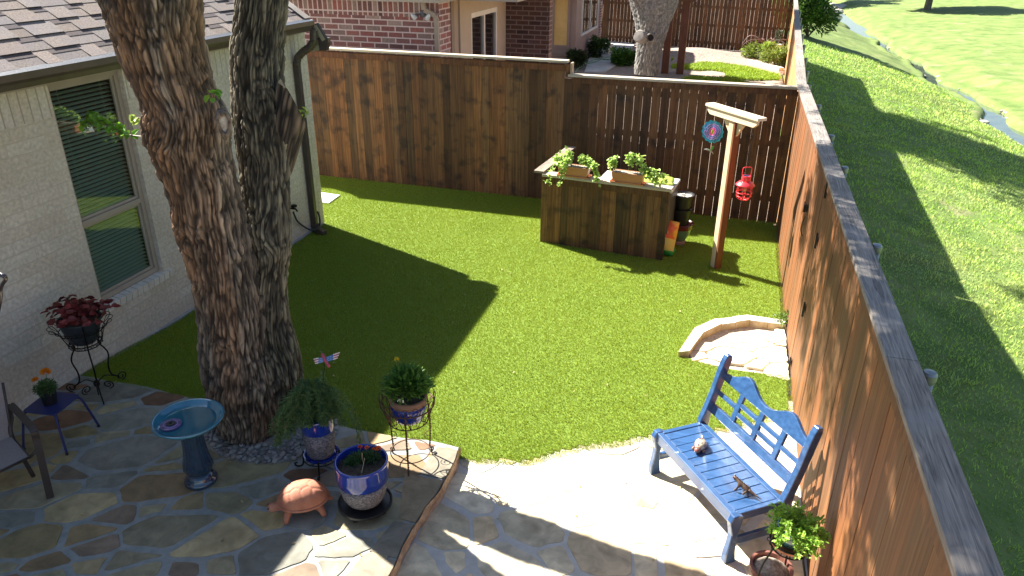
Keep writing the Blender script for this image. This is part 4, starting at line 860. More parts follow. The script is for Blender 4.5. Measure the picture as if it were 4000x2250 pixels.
tpart(leafmesh('crown', PP, rv(n_) + [0, 0, -.5], rv(n_) + [0, 0, 1.5], rng.uniform(.05, .09, n_), rng.uniform(.03, .05, n_), np.array([.07, .15, .02]) * k_, m_leaf))
# sprouts low on the stems
def sprout(name, P, n, size, spread, seed, col=(.16, .33, .03)):
    r = np.random.default_rng(seed); sp_ = spline(P, 6); mb = MB().tube(sp_, [.005] * (len(sp_) - 1) + [.002], 5); o = tpart(mb.build(name, mat('sprout_stem', (.16, .10, .06), rough=.6)))
    A = np.array([tuple(p) for p in sp_]); idx = r.integers(len(A) // 5, len(A), n); B = A[idx] + r.normal(size=(n, 3)) * .01; D = r.normal(size=(n, 3)) * spread + [0, 0, -.15]
    f = leafmesh('leaves', B, D, r.normal(size=(n, 3)) * .5 + [0, 0, 1], r.uniform(.6, 1.2, n) * size, r.uniform(.5, .8, n) * size, np.array(col) * r.uniform(.7, 1.35, n)[:, None], m_leaf); f.parent = o
    f.matrix_parent_inverse = o.matrix_parent_inverse.copy() if False else Matrix.Identity(4); return o
yb = 5.0
sprout('sprout', [PY(372, 345, 5.3), PY(322, 338, 5.35), PY(285, 322, 5.4), PY(250, 300, 5.4), PY(222, 285, 5.4)], 60, .085, .9, 3)
sprout('sprout', [PY(285, 322, 5.4), PY(240, 308, 5.35), PY(205, 312, 5.3)], 26, .075, .9, 4)
sprout('sprout', [PY(362, 296, 4.66), PY(348, 296, 4.64), PY(335, 292, 4.62)], 7, .07, .6, 5, (.30, .42, .08))
sprout('sprout', [PY(525, 245, 4.40), PY(532, 238, 4.34), PY(540, 235, 4.32)], 8, .06, .6, 6)
sprout('sprout', [PY(748, 288, 5.45), PY(757, 284, 5.42), PY(770, 280, 5.4)], 12, .055, .7, 7, (.34, .48, .08))

# ---- neighbour's pale tree
pt = thing('pale_tree', 'pale grey thick-trunked tree forking above the neighbor yard', 'tree', (-2.95, 26.6, 0))
rowsN = [(-110, 1515, 1770), (-40, 1560, 1730), (0, 1582, 1705), (20, 1588, 1697), (45, 1597, 1685), (75, 1600, 1680), (100, 1603, 1672), (125, 1604, 1663), (150, 1598, 1660), (183, 1596, 1655)]
V, F, C = trunk(rowsN, lambda v: 26.6, 'N', seed=300, amp=.035, nu=120, ds_=.03)
g_ = C.mean(1, keepdims=True); C = np.array([.27, .262, .245]) * (.35 + g_ * 4.2).clip(.35, 1.25)
V[:, 2] -= .05
o = npmesh('trunk', V, F, C, m_bark); o.parent = pt; o.matrix_parent_inverse = Matrix.Translation(-Vector(pt.location))
kb = MB(); q = PY(1611, 92, 26.05); kk = Matrix.Translation(q) @ Matrix.Rotation(R_(-20), 4, 'Z') @ Matrix.Rotation(R_(75), 4, 'X'); kb.lathe([(.0, .16), (.17, .15), (.2, .10), (.2, -.2)], n=24, M=kk, rfun=lambda a, z: 1 + .07 * math.sin(2 * a)); o = kb.build('healed_cut', mat('pale_cut', (.22, .20, .18), (.30, .27, .24), scale=8, rough=.8), smooth=False); o.parent = pt; o.matrix_parent_inverse = Matrix.Translation(-Vector(pt.location))
kb = MB(); q = PY(1637, 94, 26.1); kk = Matrix.Translation(q) @ Matrix.Rotation(R_(90), 4, 'X'); kb.lathe([(.14, -.1), (.15, .06), (.12, .09), (.10, .04)], n=22, M=kk, cap=False, c=(.22, .20, .18)); kb.lathe([(.0, .03), (.09, .03)], n=22, M=kk, mi=1, cap=False); o = kb.build('hollow', [m_bark, m_dark], smooth=False); o.parent = pt; o.matrix_parent_inverse = Matrix.Translation(-Vector(pt.location))
T0 = Vector((float(V[-1][0]), 26.6, 4.2)); bs = MB(); tips = []
fk = PY(1640, -90, 26.6)
for d_ in ((-2.2, -.8, 3.2), (2.4, .6, 3.4), (.3, 2.2, 3.8), (-.4, -2.0, 4.0), (1.6, -1.5, 4.4), (3.6, 1.2, 3.9), (2.8, -3.0, 3.6), (-.6, 3.6, 4.6), (4.6, -1.2, 5.0)):
    P = spline([fk - Vector((0, 0, .5)), fk + Vector(d_) * .4 + Vector((0, 0, .3)), fk + Vector(d_)], 6); bs.tube(P, list(np.linspace(.32, .08, len(P))), 14, (.34, .31, .27))
    for k in range(10):
        t0 = P[random.randint(5, len(P) - 1)]; e_ = Vector(rv(1)[0]); e_.z = abs(e_.z) * .6; e_ = t0 + e_ * random.uniform(1.0, 2.6); bs.tube([t0, e_], [.05, .015], 6, (.3, .27, .24)); tips.append(e_)
o = bs.build('branch', m_bark, smooth=True); o.parent = pt; o.matrix_parent_inverse = Matrix.Translation(-Vector(pt.location))
PP = np.concatenate([np.array(t_) + rv(420) * (rng.random(420) ** .5 * 1.0)[:, None] * [1, 1, .6] for t_ in tips]); n_ = len(PP)
o = leafmesh('crown', PP, rv(n_), rv(n_) + [0, 0, 1], rng.uniform(.12, .2, n_), rng.uniform(.07, .12, n_), np.array([.07, .14, .03]) * rng.uniform(.6, 1.4, n_)[:, None], m_leaf); o.parent = pt; o.matrix_parent_inverse = Matrix.Translation(-Vector(pt.location))

# ---- generic foliage
def bush(name, label, cat, c, r, n, L, W, col, seed, shape=(1, 1, .8), group=None, trunkh=0, clumps=14):
    rr = np.random.default_rng(seed); t = thing(name, label, cat, c, 0, group); cl = rv(clumps, rr) * (rr.random(clumps) ** .4)[:, None] * r * .72 * np.array(shape) + [0, 0, r * shape[2]]
    cl[:, 2] = np.maximum(cl[:, 2], r * .3); k = rr.integers(0, clumps, n); P = cl[k] + rv(n, rr) * (rr.random(n) ** .33)[:, None] * r * .42; P[:, 2] = np.maximum(P[:, 2], .01)
    D = P - [0, 0, r * .4]; D = D / np.linalg.norm(D, axis=1, keepdims=True) + rv(n, rr) * .7
    sh = rr.uniform(.6, 1.4, n) * (.8 + .4 * (k % 3) / 2)
    o = leafmesh('foliage', P, D, rv(n, rr) + [0, 0, 1.2], rr.uniform(.7, 1.3, n) * L, rr.uniform(.7, 1.3, n) * W, np.array(col) * sh[:, None], m_leaf, t)
    tb_ = MB()
    for i in range(min(clumps, 9)): tb_.tube([(0, 0, -.03), tuple(cl[i] * [.4, .4, .45]), tuple(cl[i])], [.02 * r + .008, .012 * r + .004, .003], 6)
    tb_.build('stem', mat(name + '_stem', (.09, .06, .04), rough=.9), t); return t
def ftree(name, label, c, h, r, n, L, col, seed, tr_=.16, group=None):
    rr = np.random.default_rng(seed); t = thing(name, label, 'tree', c, 0, group); tb_ = MB(); tb_.tube([(0, 0, -.3), (.05, .02, h * .25), (0, .1, h * .5), (.08, .05, h * .8)], [tr_ * 1.2, tr_, tr_ * .7, tr_ * .2], 10)
    cl = rv(26, rr) * (rr.random(26) ** .4)[:, None] * [r, r, r * .62] + [0, 0, h * .62]
    for q in cl[:14]: tb_.tube([(0, 0, h * rr.uniform(.25, .55)), tuple(q * .6 + np.array([0, 0, h * .2])), tuple(q)], [tr_ * .35, tr_ * .2, .02], 6)
    tb_.build('trunk', mat(name + '_bark', (.10, .075, .06), (.2, .16, .13), scale=9, st=(1, 1, .3), rough=.95, bump=.02), t)
    k = rr.integers(0, 26, n); P = cl[k] + rv(n, rr) * (rr.random(n) ** .4)[:, None] * r * .34 * [1, 1, .7]
    leafmesh('crown', P, rv(n, rr) + [0, 0, -.2], rv(n, rr) + [0, 0, 1], rr.uniform(.7, 1.3, n) * L, rr.uniform(.7, 1.3, n) * L * .55, np.array(col) * (rr.uniform(.55, 1.4, n) * (.75 + .5 * (k % 4) / 3))[:, None], m_leaf, t); return t
q = TG(2031, 92)
bush('roadside_bush', 'rounded green bush at the far end of the side fence above the creek', 'bush', (q.x, q.y, q.z), 1.55, 9000, .17, .09, (.10, .19, .035), 5, (1, 1, 1.05), clumps=26)
q = TG(2332, 24)
ftree('creek_tree', 'dark spreading tree with low branches standing across the creek', (q.x, q.y, q.z), 7.5, 4.4, 13000, .42, (.05, .09, .03), 9, .28)
q2 = Vector((q.x - 9.5, q.y + 13, float(TB(q.x - 9.5, q.y + 13))))
ftree('creek_tree', 'second low dark tree farther up the far bank at the top edge of the photo', (q2.x, q2.y, q2.z), 7.0, 4.6, 9000, .42, (.05, .09, .03), 10, .28)
# neighbour yard bits
wk = [G(2290 / 1.5528 + 0, 278 / 1.5528), G(2370 / 1.5528, 282 / 1.5528), G(1545, 160), G(1598, 112), G(1565, 103), G(1500, 108), G(1470, 122)]
wk = [G(1470, 183), G(1520, 183), G(1560, 158), G(1597, 113), G(1575, 106), G(1535, 103), G(1497, 106)]
mb = MB(); mb.prism([(p.x, p.y, -.02) for p in wk], (0, 0, .06)); tag(mb.build('path', m_conc), kind='structure')
N_ = 60000; lawnp = [G(1688, 188), G(1690, 148), G(1780, 158), G(1880, 172), G(1960, 192), G(1962, 203), G(1850, 202)]; lp2 = [(p.x, p.y) for p in lawnp] + [(1.4, 24), (-2.4, 24)]
xx = rng.uniform(-3, 2, N_); yy = rng.uniform(23.5, 31.5, N_); k = inpoly(xx, yy, lp2) & (vnoise(xx * 1.1, yy * 1.1, 0, 77) > .36) & (xx < .95 + .045 * (yy - 12.4)); xx, yy = xx[k], yy[k]
cc = np.array([.30, .42, .04]) * rng.uniform(.7, 1.4, (len(xx), 1)); tag(blades('lawn_grass', np.stack([xx, yy, np.zeros(len(xx)) + .01], 1), rng.uniform(.06, .13, len(xx)), np.full(len(xx), .03), cc, m_blade2, 1.0, sd=9), 'patchy bright lawn in the neighboring yard', 'grass', kind='stuff')
bush('low_shrub', 'dark green shrub against the house by the start of the concrete path', 'bush', tuple(G(1448, 170)), .42, 2000, .10, .03, (.045, .075, .025), 21, group=None)
bush('low_shrub', 'rounded green shrub between the bay window and the white bucket', 'bush', tuple(G(1503, 145)), .48, 2200, .10, .035, (.06, .11, .03), 22)
bush('low_shrub', 'small bright shrub on the right side of the concrete path', 'bush', tuple(G(1568, 163)), .5, 2200, .1, .05, (.09, .2, .03), 23, (1.3, 1, .6))
bush('ground_plants', 'yellow-green leafy border plants below the spiky plant', 'plants', tuple(G(1915, 150)), .62, 1500, .15, .045, (.22, .30, .05), 24, (1.5, .8, .5))
bush('ground_plants', 'yellow-green leafy border plants in the corner below the pale pot', 'plants', tuple(G(1953, 166)), .55, 1300, .15, .045, (.24, .31, .06), 25, (1.1, 1, .55))
bush('corner_weed', 'small green weed tuft at the fence end of the stone bed rim', 'plant', (.93, 8.55, .02), .13, 260, .035, .014, (.12, .2, .03), 26)
cr = thing('small_tree', 'slim bare-stemmed small tree with a white painted trunk band by the far fence', 'tree', tuple(G(1506, 104)))
mb = MB()
for pth in ([(0, 0, 0), (.02, 0, .9), (-.25, 0, 2.0), (-.75, .1, 3.2)], [(0, 0, 0), (.05, 0, .9), (.25, 0, 2.1), (.45, 0, 3.6)], [(.02, 0, .8), (-.02, .05, 2.2), (.1, 0, 3.7)]): sp_ = spline(pth, 6); mb.tube(sp_, list(np.linspace(.12, .05, len(sp_))), 10)
mb.build('trunk', mat('smooth_bark', (.42, .28, .18), (.55, .40, .28), scale=5, st=(1, 1, .3), rough=.7), cr, smooth=True)
MB().tube([(0.005, 0, .25), (.018, 0, .62)], .128, 12).build('paint_band', m_white, cr, smooth=True)
n_ = 2500; P = rv(n_) * .9 * (rng.random(n_) ** .4)[:, None] + [0, 0, 4.2]; leafmesh('crown', P, rv(n_), rv(n_) + [0, 0, 1], np.full(n_, .1), np.full(n_, .05), np.array([.09, .17, .03]) * rng.uniform(.6, 1.4, n_)[:, None], m_leaf, cr)
q = G(1531, 138); bu = thing('white_bucket', 'white plastic bucket standing beside the far path', 'bucket', tuple(q))
MB().lathe([(.0, .02), (.15, .02), (.15, 0), (.19, .40), (.2, .41), (.19, .42), (.18, .40), (.145, .05), (0, .05)], n=28).build('body', m_white, bu, smooth=False); MB().tube([(.19 * math.cos(a / 8 * math.pi), .19 * math.sin(a / 8 * math.pi) * .3 - .08, .36 - .16 * math.sin(a / 8 * math.pi)) for a in range(9)], .006, 6).build('handle', m_galv, bu)
hs = [G(u, v, .06) for u, v in ((1448, 182), (1455, 172), (1475, 160), (1500, 148), (1535, 150), (1548, 143), (1540, 140), (1520, 146), (1495, 156), (1470, 158), (1445, 150))]
tag(MB().tube(spline(hs), .02, 6).build('green_hose', mat('green_hose', (.22, .34, .18), rough=.5), smooth=True), 'pale green hose lying across the far concrete path', 'hose')
ag = thing('spiky_plant', 'brown arching spiky plant standing in front of the farthest fence', 'plant', tuple(G(1925, 138)))
for i in range(9):
    a = i * .7; P = spline([(0, 0, .1), (.25 * math.cos(a), .25 * math.sin(a), .55), (.75 * math.cos(a), .6 * math.sin(a), .62 + .1 * math.sin(i * 2)), (1.05 * math.cos(a), .8 * math.sin(a), .35)], 5); MB().tube(P, list(np.linspace(.05, .012, len(P))), 5).build('frond', mat('brown_frond', (.12, .06, .045), rough=.7), ag)
vp = thing('garden_pot', 'pale rounded pot with a dark sprig in the far fence corner', 'pot', tuple(G(1950, 143)))
MB().lathe([(.12, 0), (.2, .12), (.23, .3), (.2, .46), (.22, .5), (.17, .5), (.17, .44), (0, .43)], n=26).build('pot', mat('pale_glaze', (.42, .42, .30), (.5, .5, .38), rough=.5), vp, smooth=True)
n_ = 120; P = np.stack([rng.normal(0, .05, n_), rng.normal(0, .05, n_), rng.uniform(.45, 1.0, n_)], 1); leafmesh('sprig', P, rv(n_) + [0, 0, 1], rv(n_), np.full(n_, .16), np.full(n_, .03), np.array([.06, .08, .05]) * np.ones((n_, 1)), m_leaf, vp)
eg = MB(); A_ = G(1885, 158); B_ = G(1966, 178)
for i in range(7): a = A_.lerp(B_, i / 7); b = A_.lerp(B_, (i + .93) / 7); eg.beam(a + Vector((0, 0, .05)), b + Vector((0, 0, .05)), .22, .12, c=board_col(.9, 1.1, .04))
tag(eg.build('border_stones', m_cream, bevel=.01), 'row of pale edging stones along the far planting bed', 'edging')
# pale rocks by the creek
rk = MB()
for i in range(60): 
    u, v = random.uniform(2066, 2108), random.uniform(14, 36); q = TG(u, v); rk.ell((q.x, q.y, q.z + .1), (random.uniform(.5, 1.1), random.uniform(.5, 1.2), .25), 8, Matrix.Rotation(random.uniform(0, 3), 4, 'Z'), board_col(.8, 1.1, .04))
for i in range(150):
    y_ = random.uniform(24, 60); xc = float(creek_x(y_)) + random.choice((-1, 1)) * random.uniform(.35, 1.0); s_ = random.uniform(.04, .16); rk.ell((xc, y_, -1.99), (s_ * 1.4, s_, s_ * .5), 8, Matrix.Rotation(random.uniform(0, 3), 4, 'Z'), board_col(.5, 1.1, .05))
tag(rk.build('creek_rocks', mat('creek_rock', (.38, .34, .28), (.6, .56, .48), scale=4, rough=.9, attr=True, bump=.02)), 'scattered pale rocks lining the creek bed', 'rocks', kind='stuff')
# ================================================================== YARD OBJECTS
def leaves(name, P, D, N, L, W, col, m, par, var=(.65, 1.4), seed=0, fold=.25):
    r = np.random.default_rng(seed); P = np.array(P, float); n = len(P); L = np.full(n, L) * r.uniform(.7, 1.25, n); W = np.full(n, W) * r.uniform(.75, 1.2, n)
    return leafmesh(name, P, np.array(D, float), np.array(N, float), L, W, np.array(col) * r.uniform(*var, n)[:, None], m, par, fold)
def circ(c, r, z, n=32, k=0, a0=0, a1=6.2832): return [(c[0] + r * math.cos(a0 + (a1 - a0) * i / n), c[1] + r * math.sin(a0 + (a1 - a0) * i / n), z) for i in range(n)]
def scroll(base, d, r=.05, turns=1.4, z0=None, flip=1, n=26):
    """flat spiral standing in the vertical plane through direction d, starting at base"""
    d = Vector((*d, 0)).normalized(); out = []; c = Vector(base) + Vector((0, 0, r * flip))
    for i in range(n):
        t = i / (n - 1); a = -math.pi / 2 * flip + t * turns * 2 * math.pi * flip; q = r * (1 - .72 * t); out.append(c + d * (q * math.cos(a)) + Vector((0, 0, q * math.sin(a))))
    return out
m_blue = mat('cobalt_glaze', (.005, .022, .20), (.01, .035, .30), scale=6, rough=.12, coat=1, spec=.6)
m_rockp = mat('speckled_pot', (.07, .067, .08), (.20, .19, .21), scale=60, rough=.75, bump=.004, bscale=75, detail=3, lo=.42, hi=.6)
m_terra = mat('terracotta', (.40, .155, .075), (.52, .23, .12), scale=12, rough=.8, bump=.001)
m_terra_t = mat('terracotta_turtle', (.33, .115, .065), (.46, .19, .11), scale=9, rough=.75, bump=.002, bscale=40, blotch=((.5, .27, .18), 7, .55, .75, .6))
m_navy = mat('navy_metal', (.018, .022, .10), (.025, .03, .13), scale=8, rough=.45)
m_brownm = mat('dark_brown_metal', (.045, .032, .027), rough=.5)
m_plb = mat('black_plastic', (.012, .012, .013), rough=.4)

# ---- blue bench
FLp = Vector((-.245, 5.345, 0)); ub = Vector((.60, -.80, 0)); wb_ = Vector((.80, .60, 0)); LEN, DEP, SH = 1.085, .47, .45
bench = thing('bench', 'blue painted wooden garden bench with a double-arched back by the side fence', 'bench', tuple(FLp))
Mb = Matrix((( *ub, 0), (*wb_, 0), (0, 0, 1, 0), (0, 0, 0, 1))).transposed()
m_bl = mat('blue_paint', (.018, .060, .16), (.036, .10, .235), scale=3, st=(1, 9, 9), rough=.3, coat=.8, spec=.8, blotch=((.008, .025, .08), 5, .58, .72, .65), bump=.0008, bscale=30)
m_bl2 = mat('blue_paint_worn', (.02, .06, .16), (.04, .095, .21), scale=5, rough=.3, coat=.7, spec=.8, blotch=((.62, .66, .72), 11, .66, .70, .8))
def bpart(mb, name, mt=m_bl, bev=.006):
    mb.v = [tuple(Mb @ Vector(v)) for v in mb.v]; return mb.build(name, mt, bench, bevel=bev)
q = MB()
ns = 11; x0 = .045; pitch = (LEN - .09) / ns
for i in range(ns): q.box((x0 + i * pitch + .003, .05, SH - .022), (x0 + (i + 1) * pitch - .003, DEP - .05, SH - .002 + random.uniform(-.001, .001)))
bpart(q, 'seat_slats', bev=.003)
q = MB(); q.box((.02, -.005, SH - .095), (LEN - .02, .047, SH + .004)); bpart(q, 'front_rail', m_bl2)
q = MB(); q.box((.02, DEP - .047, SH - .06), (LEN - .02, DEP, SH + .004)); q.box((-.0, .047, SH - .07), (.042, DEP - .04, SH + .002)); q.box((LEN - .042, .047, SH - .07), (LEN, DEP - .04, SH + .002)); bpart(q, 'seat_frame')
def leg_poly(side, x):
    pf = [(-.012, SH + .008), (.03, SH + .012), (.075, SH - .005), (.066, SH - .10), (.045, SH - .20), (.052, .13), (.07, 0), (.012, 0), (-.03, .015), (-.028, .10), (-.012, .19), (-.004, .28), (-.034, SH - .04)]
    return [(x, a, b) for a, b in pf]
for x in (-.03, LEN - .025): bpart(MB().prism(leg_poly(0, x), (.055, 0, 0)), 'leg', bev=.008)
for x in (-.03, LEN - .025):
    bp_ = [(DEP - .05, SH + .02), (DEP - .02, SH + .10), (DEP + .04, SH + .30), (DEP + .085, SH + .50), (DEP + .115, SH + .60), (DEP + .14, SH + .645), (DEP + .185, SH + .635), (DEP + .19, SH + .59), (DEP + .155, SH + .45), (DEP + .105, SH + .26), (DEP + .05, SH + .06), (DEP + .035, SH - .10), (DEP + .05, .16), (DEP + .085, 0), (DEP + .02, 0), (DEP - .03, .16), (DEP - .05, SH - .12)]
    bpart(MB().prism([(x, a, b) for a, b in bp_], (.055, 0, 0)), 'back_leg', bev=.008)
for x in (-.015, LEN - .03): bpart(MB().box((x, .04, .15), (x + .035, DEP + .02, .215)), 'stretcher')
# back lies in a leaning plane
lean = math.atan2(.105, .36)
def BP(s_, h): return (s_, DEP + .005 + (h - .02) * math.sin(lean) * 1.0 + .012, SH + h * math.cos(lean))
def bslab(mb, poly, th=.03): mb.prism([BP(a, b) for a, b in poly], (0, th * math.cos(lean), -th * math.sin(lean))); return mb
q = MB(); N_ = 40; top = []; 
for i in range(N_ + 1):
    t = i / N_; u_ = abs(t - .5) * 2; hump = .105 * math.exp(-((u_ - .50) / .27) ** 2); s_ = .02 + t * (LEN - .04); top.append((s_, .485 + hump + .02 * math.exp(-((u_) / .03) ** 2) * 0))
bslab(q, [(.02, .425), (LEN - .02, .425)] + top[::-1], .034); bpart(q, 'top_rail', bev=.005)
q = MB(); bslab(q, [(.02, .10), (LEN - .02, .10), (LEN - .02, .185), (.02, .185)], .034); bpart(q, 'lower_rail', bev=.005)
vx = [.27, .515, LEN - .515 + .0, LEN - .27]; vx = [.02 + (LEN - .04) * t for t in (.25, .5, .75)]
for x in vx: q = MB(); bslab(q, [(x - .026, .18), (x + .026, .18), (x + .026, .43), (x - .026, .43)], .028); bpart(q, 'upright', bev=.004)
bays = [.02] + vx + [LEN - .02]
for i in range(4):
    for h in ((.30,) if i in (0, 3) else (.262, .345)):
        q = MB(); bslab(q, [(bays[i] + (.0 if i == 0 else .026), h - .019), (bays[i + 1] - (.0 if i == 3 else .026), h - .019), (bays[i + 1] - (0 if i == 3 else .026), h + .019), (bays[i] + (0 if i == 0 else .026), h + .019)], .022); bpart(q, 'crossbar', bev=.004)
# figurines on the seat
def onbench(a, b, z=SH + .001): v = Mb @ Vector((a, b, z)); return Vector(FLp) + v
c = onbench(.315, .225)
ar = thing('animal_figurine', 'small glossy cream and brown round animal figurine on the left part of the blue bench', 'figurine', tuple(c), R_(-105))
m_glz = mat('cream_brown_glaze', (.62, .52, .34), (.20, .10, .06), scale=22, rough=.15, coat=1, lo=.45, hi=.55, c3=(.05, .07, .14))
MB().lathe([(.0, .0), (.035, .003), (.052, .02), (.050, .045), (.036, .066), (.0, .078)], n=26, M=Matrix.Diagonal((1.3, 1, 1, 1))).build('body', m_glz, ar, smooth=True)
MB().ell((.075, .0, .028), (.036, .028, .026), 16, None).build('head', mat('brown_glaze', (.22, .09, .06), rough=.2, coat=1), ar, smooth=True)
MB().tube(spline([(-.06, 0, .03), (-.085, -.012, .045), (-.11, -.03, .05)], 4), [.008] * 8 + [.003], 8).build('tail', mat('brown_glaze_tail', (.25, .15, .10), rough=.2, coat=1), ar, smooth=True)
for sx_ in (.045, -.04):
    for sy_ in (-1, 1): MB().ell((sx_, sy_ * .042, .012), (.02, .014, .013), 10).build('foot', mat('brown_glaze_foot', (.22, .09, .06), rough=.2, coat=1), ar, smooth=True)
c = onbench(.905, .235)
fg = thing('lizard_figurine', 'small dark bronze lizard-like figurine with a long tail on the blue bench', 'figurine', tuple(c), R_(150))
m_bz = mat('dark_bronze', (.05, .028, .022), (.17, .11, .07), scale=30, rough=.4, metal=.5)
def skin(name, verts, edges, radii, mt, par, root=0, sub=1):
    me = bpy.data.meshes.new(name); me.from_pydata(verts, edges, []); me.materials.append(mt); o = bpy.data.objects.new(name, me); COL.objects.link(o); o.parent = par
    s_ = o.modifiers.new('skin', 'SKIN'); s_.use_smooth_shade = True
    for i, r_ in enumerate(radii): me.skin_vertices[0].data[i].radius = (r_, r_)
    me.skin_vertices[0].data[root].use_root = True
    b_ = o.modifiers.new('sub', 'SUBSURF'); b_.levels = sub; b_.render_levels = sub; return o
vv = [(0, 0, .045), (.045, 0, .062), (.07, 0, .075), (.10, 0, .088), (.118, 0, .08), (-.04, 0, .035), (-.085, 0, .028), (-.14, 0, .02), (.045, .025, .05), (.055, .035, .02), (.07, .04, .006), (.045, -.025, .05), (.055, -.035, .02), (.07, -.04, .006), (-.02, .024, .035), (-.005, .038, .018), (-.01, .04, .006), (-.02, -.024, .035), (-.005, -.038, .018), (-.01, -.04, .006)]
ee = [(0, 1), (1, 2), (2, 3), (3, 4), (0, 5), (5, 6), (6, 7), (1, 8), (8, 9), (9, 10), (1, 11), (11, 12), (12, 13), (0, 14), (14, 15), (15, 16), (0, 17), (17, 18), (18, 19)]
skin('body', vv, ee, [.024, .02, .014, .021, .010, .016, .008, .002, .010, .007, .010, .010, .007, .010, .012, .008, .010, .012, .008, .010], m_bz, fg, 0)
cm = MB()
for i in range(7): cm.prism([(.10 - i * .02, -.002, .098 - i * .006), (.088 - i * .02, -.002, .094 - i * .006), (.098 - i * .02, -.002, .118 - i * .008)], (0, .004, 0))
cm.build('crest', m_bz, fg)
for sg in (-1, 1): MB().ell((.108, sg * .014, .096), (.006, .006, .006), 10).build('eye', m_glz, fg, smooth=True)

# ---- potted plant stand by the fence, bottom right
cz = Vector((.765, 4.155, 0)); rs = thing('plant_stand', 'dark curved wire plant stand with a terracotta saucer beside the bench and side fence', 'plant stand', tuple(cz))
q = MB(); q.tube(circ((0, 0), .135, .62), .007, 8, closed=True); q.tube(circ((0, 0), .115, .555), .006, 8, closed=True); part_ring = q.build('ring', m_blackm, rs, smooth=True)
for i in range(3):
    a = R_(200 + i * 120); q = MB(); q.tube(spline([(.15 * math.cos(a), .15 * math.sin(a), .72), (.125 * math.cos(a), .125 * math.sin(a), .66), (.142 * math.cos(a), .142 * math.sin(a), .60), (.115 * math.cos(a), .115 * math.sin(a), .54), (.17 * math.cos(a), .17 * math.sin(a), .35), (.19 * math.cos(a), .19 * math.sin(a), .0)], 6), .007, 8); q.build('leg', m_blackm, rs, smooth=True)
q = MB(); 
for i in range(10): a = i * .628; q.tube([(.125 * math.cos(a) + .022 * math.cos(t), .125 * math.sin(a) + .022 * math.sin(t), .585) for t in np.linspace(0, 5.2, 9)], .003, 5)
q.tube([(-.115, 0, .555), (.115, 0, .555)], .005, 6); q.tube([(0, -.115, .555), (0, .115, .555)], .005, 6); q.build('scrollwork', m_blackm, rs, smooth=True)
tpz = thing('potted_plant', 'teal glazed pot of bright green small-leaved foliage on the black stand by the fence', 'potted plant', (cz.x, cz.y, .565))
MB().lathe([(0, 0), (.085, 0), (.115, .022), (.12, .04), (.11, .04), (.085, .012), (0, .01)], n=30).build('saucer', m_terra, tpz, smooth=False)
MB().lathe([(0, .012), (.055, .012), (.085, .05), (.10, .10), (.095, .145), (.088, .16), (.078, .155), (.08, .12), (0, .12)], n=32).build('pot', mat('teal_glaze', (.015, .09, .10), (.05, .17, .18), scale=14, st=(1, 1, .3), rough=.18, coat=1), tpz, smooth=True)
MB().lathe([(.0, .125), (.08, .125)], n=20, cap=False).build('soil', m_soil, tpz)
r = np.random.default_rng(4); st_ = rv(105, r); st_[:, 2] = np.abs(st_[:, 2]) * .8 + .12; P, D = [], []
for d_ in st_:
    L_ = r.uniform(.11, .215)
    for t in np.linspace(.2, 1, 15):
        p_ = np.array([0, 0, .13]) + d_ * L_ * t * [1.05, 1.05, .9] - np.array([0, 0, .05]) * t * t; 
        for _ in range(3): P.append(p_ + r.normal(0, .004, 3)); D.append(d_ * .6 + rv(1, r)[0] * .8)
tpz.scale = (1.12, 1.12, 1.12)
leaves('foliage', P, D, rv(len(P), r) * .5 + [0, 0, 1], .026, .013, (.30, .50, .07), m_leaf, tpz, seed=2)
lp_ = thing('dirt_pot', 'brown clay pot heaped with dry soil under the black plant stand', 'pot', (.70, 4.27, .0))
MB().lathe([(0, 0), (.10, 0), (.135, .20), (.15, .21), (.15, .25), (.13, .25), (.125, .21), (0, .2)], n=30).build('pot', mat('red_clay', (.16, .06, .045), (.24, .09, .06), scale=9, rough=.6), lp_, smooth=False)
q = MB(); n_ = 22; vv = []
for i in range(7):
    for j in range(n_): rr_ = .125 * (1 - i / 6); a = 6.283 * j / n_; vv.append((rr_ * math.cos(a), rr_ * math.sin(a), .215 + .07 * math.sin(i / 6 * 1.57) + .022 * (float(vnoise(rr_ * 40 * math.cos(a), rr_ * 40 * math.sin(a), 0, 7)) - .5)))
q.add(vv, [(i * n_ + j, i * n_ + (j + 1) % n_, (i + 1) * n_ + (j + 1) % n_, (i + 1) * n_ + j) for i in range(6) for j in range(n_)]); q.build('soil', mat('dry_soil', (.16, .12, .09), (.42, .36, .29), scale=35, rough=1, bump=.015, bscale=60), lp_)

# ---- swing-arm post
pb_ = Vector((.085, 10.19, 0)); po = thing('wooden_post', 'tall pale timber post with a short crossbeam standing on the artificial grass', 'post', tuple(pb_))
MB().box((-.045, -.045, -.02), (.045, .045, 2.12)).build('post', m_pine, po, bevel=.004)
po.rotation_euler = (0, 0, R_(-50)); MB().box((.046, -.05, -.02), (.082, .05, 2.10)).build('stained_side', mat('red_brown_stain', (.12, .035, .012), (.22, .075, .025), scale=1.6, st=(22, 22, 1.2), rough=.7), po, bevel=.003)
ang = R_(-50)
